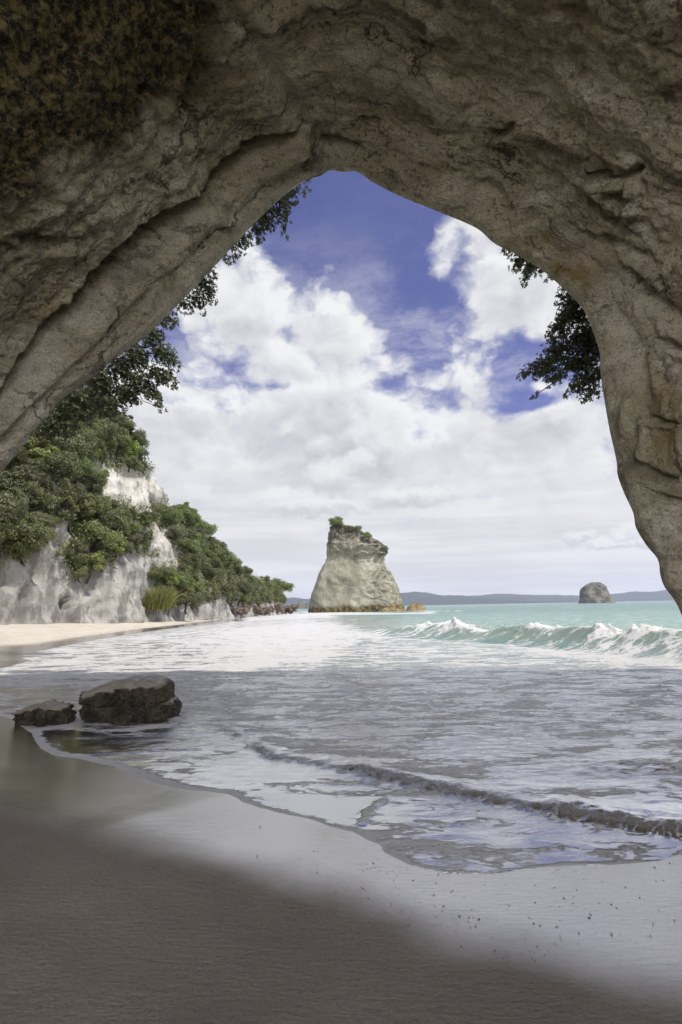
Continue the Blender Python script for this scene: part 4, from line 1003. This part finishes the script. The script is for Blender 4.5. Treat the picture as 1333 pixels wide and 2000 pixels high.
# bleached bare tree
p = at_y(508, 1184, 150); parts = []
def limb(a, b_, r0, r1, n=7, wob=.06):
    a, b_ = np.array(a, float), np.array(b_, float); s = np.linspace(0, 1, n)[:, None]
    pth = a * (1 - s) + b_ * s; pth[1:-1] += RNG.normal(0, wob * np.linalg.norm(b_ - a), (n - 2, 3)) * .6; return pth, np.linspace(r0, r1, n)
for a, b_, r0, r1 in [((0, 0, -.3), (.3, 0, 2.0), .22, .15), ((.3, 0, 2.0), (-.6, 0, 4.0), .13, .05), ((.3, 0, 2.0), (1.3, .2, 3.9), .13, .05), ((.9, .1, 3.0), (2.1, .3, 3.4), .07, .03), ((-.2, 0, 3.1), (-1.3, 0, 3.5), .06, .03)]:
    parts.append(tube(*limb(a, b_, r0, r1), 7))
V, F = join(parts); o = obj('bare_tree', mesh_from('bare_tree', V, F), M_DEAD); o.location = tuple(p)
tag(o, 'bleached bare leaning tree at the foot of the wooded point', 'tree')
# pohutukawa-like limbs of the tree on the sand
# ------------------------------------------------------------------ overhanging trees close to the arch
def rosettes(C, D, size, nl=7):
    n = len(C); D = D / (np.linalg.norm(D, axis=1)[:, None] + 1e-9)
    a = np.cross(D, RNG.normal(0, 1, (n, 3))); a /= np.linalg.norm(a, axis=1)[:, None] + 1e-9; b_ = np.cross(D, a)
    Vs = []
    for k in range(nl):
        th = 2 * np.pi * k / nl + RNG.uniform(-.3, .3, n)
        o_ = np.cos(th)[:, None] * a + np.sin(th)[:, None] * b_ + D * RNG.uniform(.1, 1.0, n)[:, None]
        o_ /= np.linalg.norm(o_, axis=1)[:, None]; s = (size * RNG.uniform(.7, 1.2, n))[:, None]
        sd_ = np.cross(o_, D); sd_ /= np.linalg.norm(sd_, axis=1)[:, None] + 1e-9
        Vs.append(np.stack([C, C + o_ * s * .55 + sd_ * s * .22, C + o_ * s, C + o_ * s * .55 - sd_ * s * .22], 1))
    V = np.concatenate(Vs).reshape(-1, 3); return V, np.arange(len(V)).reshape(-1, 4)
def overhang(name, label, root, blobs, nros, size, group, dep=.6):
    """root and blobs in photo pixels with a real distance: a bough that hangs into view from the rock outside"""
    rp = at_y(*root); t = thing(name, label, 'tree', tuple(rp), group)
    C, D, parts, tones = [], [], [], []
    for (u, v, r_px, yd) in blobs:
        c = at_y(u, v, yd); r_ = r_px / FPX * yd
        pth, rad_ = limb(rp, c, .045 + .012 * r_px / 20, .012, 9, .05); parts.append(tube(pth - rp, rad_, 6))
        n = max(8, int(1.9 * nros * (r_px / 30) ** 2))
        dd = RNG.normal(0, 1, (n, 3)); dd /= np.linalg.norm(dd, axis=1)[:, None]; k = RNG.uniform(.15, 1.0, n) ** .6
        pos = c + dd * (k * r_)[:, None] * np.array([1, dep / max(r_, .01) if r_ < dep else 1, .9])
        keep = fbm(pos * 2.6, 2, 77) > -.30; pos, dd = pos[keep], dd[keep]
        for q_ in pos[::5]:
            p2, r2 = limb(c, q_, .010, .004, 5, .08); parts.append(tube(p2 - rp, r2, 4))
        C.append(pos - rp); D.append(dd + np.array([0, -.3, .5]))
    C = np.vstack(C); D = np.vstack(D)
    V, F = join(parts); obj('branches', mesh_from('branches', V, F), M_BARK, t)
    V, F = rosettes(C, D, size); obj('foliage', mesh_from('foliage', V, F, {'tone': RNG.random(len(V) // 4).repeat(4)}, smooth=False), M_NEARLEAF, t)
    return t
GO = 'trees hanging over the arch rim'
overhang('overhanging_tree', 'leafy tree hanging over the right rim of the arch against the sky', (1290, 560, 14.2), [(1112, 575, 26, 14), (1125, 610, 36, 14), (1140, 655, 40, 14), (1095, 640, 26, 14), (1085, 690, 34, 14), (1130, 705, 36, 14), (1058, 718, 22, 14), (1030, 724, 13, 14),
          (1165, 690, 26, 14), (1085, 735, 20, 14), (1140, 742, 26, 14), (1120, 758, 12, 14), (1150, 768, 14, 14), (1168, 765, 11, 14), (1050, 769, 5, 14), (1170, 730, 20, 14), (1110, 605, 20, 14)], 105, .085, GO)
overhang('overhanging_tree', 'small leafy sprig poking below the upper right rim of the arch', (1100, 440, 14.0), [(992, 485, 11, 14), (1015, 505, 22, 14), (1035, 520, 20, 14), (1028, 542, 11, 14), (1062, 525, 12, 14), (1050, 512, 14, 14), (1078, 535, 8, 14)], 105, .085, GO)
overhang('overhanging_tree', 'topmost leafy boughs hanging past the left rim under the blue sky', (470, 330, 15.0), [(603, 350, 9, 15), (588, 360, 10, 15), (568, 372, 22, 15), (545, 395, 30, 15), (562, 428, 17, 15), (556, 452, 9, 15), (520, 425, 28, 15), (500, 450, 22, 15), (475, 470, 20, 15), (460, 490, 14, 15), (440, 500, 10, 15)], 100, .085, GO)
overhang('overhanging_tree', 'middle leafy boughs hanging past the left rim beside the clouds', (310, 480, 16.0), [(412, 528, 14, 16), (402, 555, 24, 16), (385, 580, 22, 16), (410, 580, 14, 16), (362, 592, 18, 16), (345, 600, 16, 16), (392, 600, 10, 16)], 100, .085, GO)
overhang('overhanging_tree', 'lowest and largest feathery boughs hanging past the left rim with bare twigs', (150, 640, 24.0), [(300, 655, 26, 24), (270, 690, 34, 24), (320, 690, 26, 24), (340, 712, 16, 24), (312, 730, 26, 24), (335, 745, 13, 24), (280, 745, 30, 24), (240, 720, 36, 24), (300, 770, 20, 24), (312, 795, 9, 24), (250, 770, 30, 24), (200, 745, 40, 24), (215, 790, 34, 24), (150, 790, 44, 24), (110, 830, 44, 24), (330, 625, 20, 24)], 80, .16, GO)
# fern on the right wall
p = at_y(1216, 900, 10.15)
o = tuft('fern', 'small dry tuft of fern rooted on the right wall of the arch', 'fern', tuple(p), 90, .16, .03, M_OLIVE, None, .006); o.rotation_euler = (0, R(-150), 0)
# shrubs on the sea stack
for (u, v, s, kind, lab) in [(659, 1030, 1.3, 'dark', 'low dark scrub on the left summit of the sea stack'), (692, 1040, 1.35, 'olive', 'rounded shrub on the middle summit of the sea stack'), (715, 1052, 1.0, 'dark', 'small leaning shrub on the right shoulder of the sea stack'), (704, 1048, .7, 'spire', 'thin upright shrub between the middle and right shrubs of the sea stack')]:
    p = at_y(u, v, 212); place(kind, (p[0], p[1], p[2] - 1.0), (0, 0, RNG.uniform(0, 6)), (s, s, s), lab, 'shrubs on top of the sea stack')
# rocks at the foot of the point
def rock_mesh(seed):
    a = np.linspace(0, 2 * np.pi, 26, endpoint=False); ph = np.linspace(-np.pi / 2, np.pi / 2, 16)
    D = np.stack([np.cos(ph)[:, None] * np.cos(a)[None], np.cos(ph)[:, None] * np.sin(a)[None], np.sin(ph)[:, None] * np.ones(26)[None]], -1)
    V = D * (1 + .35 * fbm(D * 1.3, 3, seed) + .12 * fbm(D * 4, 2, seed + 3, ridge=True))[..., None] * np.array([1, .8, .62])
    return mesh_from('shore_rock', V.reshape(-1, 3), grid_faces(16, 26, wrap_c=True), smooth=False)
RM = [rock_mesh(s) for s in (601, 611, 621, 631)]
for k in range(46):
    u = RNG.uniform(455, 580); f_ = (u - 455) / 125
    yd = 118 + 62 * f_ + RNG.normal(0, 3); v = 1191 - 4 * f_ + RNG.normal(0, 2.2)
    p = at_y(u, v, yd); s = RNG.uniform(.35, 1.1) * (1 + .5 * f_)
    o = obj('shore_rock', RM[k % 4], M_SHORE); o.location = (p[0], p[1], p[2] - .1); o.rotation_euler = (RNG.normal(0, .3), RNG.normal(0, .3), RNG.uniform(0, 6)); o.scale = (s, s, s)
    tag(o, 'reddish brown rock tumbled on the shore below the reed bed' if u < 515 else 'reddish brown rock on the outer shore of the wooded point', 'rock', 'rocks along the shore of the point')

# ------------------------------------------------------------------ air
bx = np.array([(x, y, z) for z in (-8, 330) for (x, y) in ((-14000, -900), (14000, -900), (14000, 9000), (-14000, 9000))], float)
hm, t = newmat('haze_air')
vol = t.n('VolumePrincipled', {'Color': (.78, .81, 1.0, 1), 'Density': .00007, 'Anisotropy': .2})
t.link(vol.outputs[0], t.n('OutputMaterial').inputs['Volume'])
HAZE = True
if HAZE:
    hz = obj('haze', mesh_from('haze', bx, np.array([(0, 3, 2, 1), (4, 5, 6, 7), (0, 1, 5, 4), (1, 2, 6, 5), (2, 3, 7, 6), (3, 0, 4, 7)]), smooth=False), hm)
    tag(hz, 'thin blue air between the beach and the far hills', 'haze', kind='stuff')
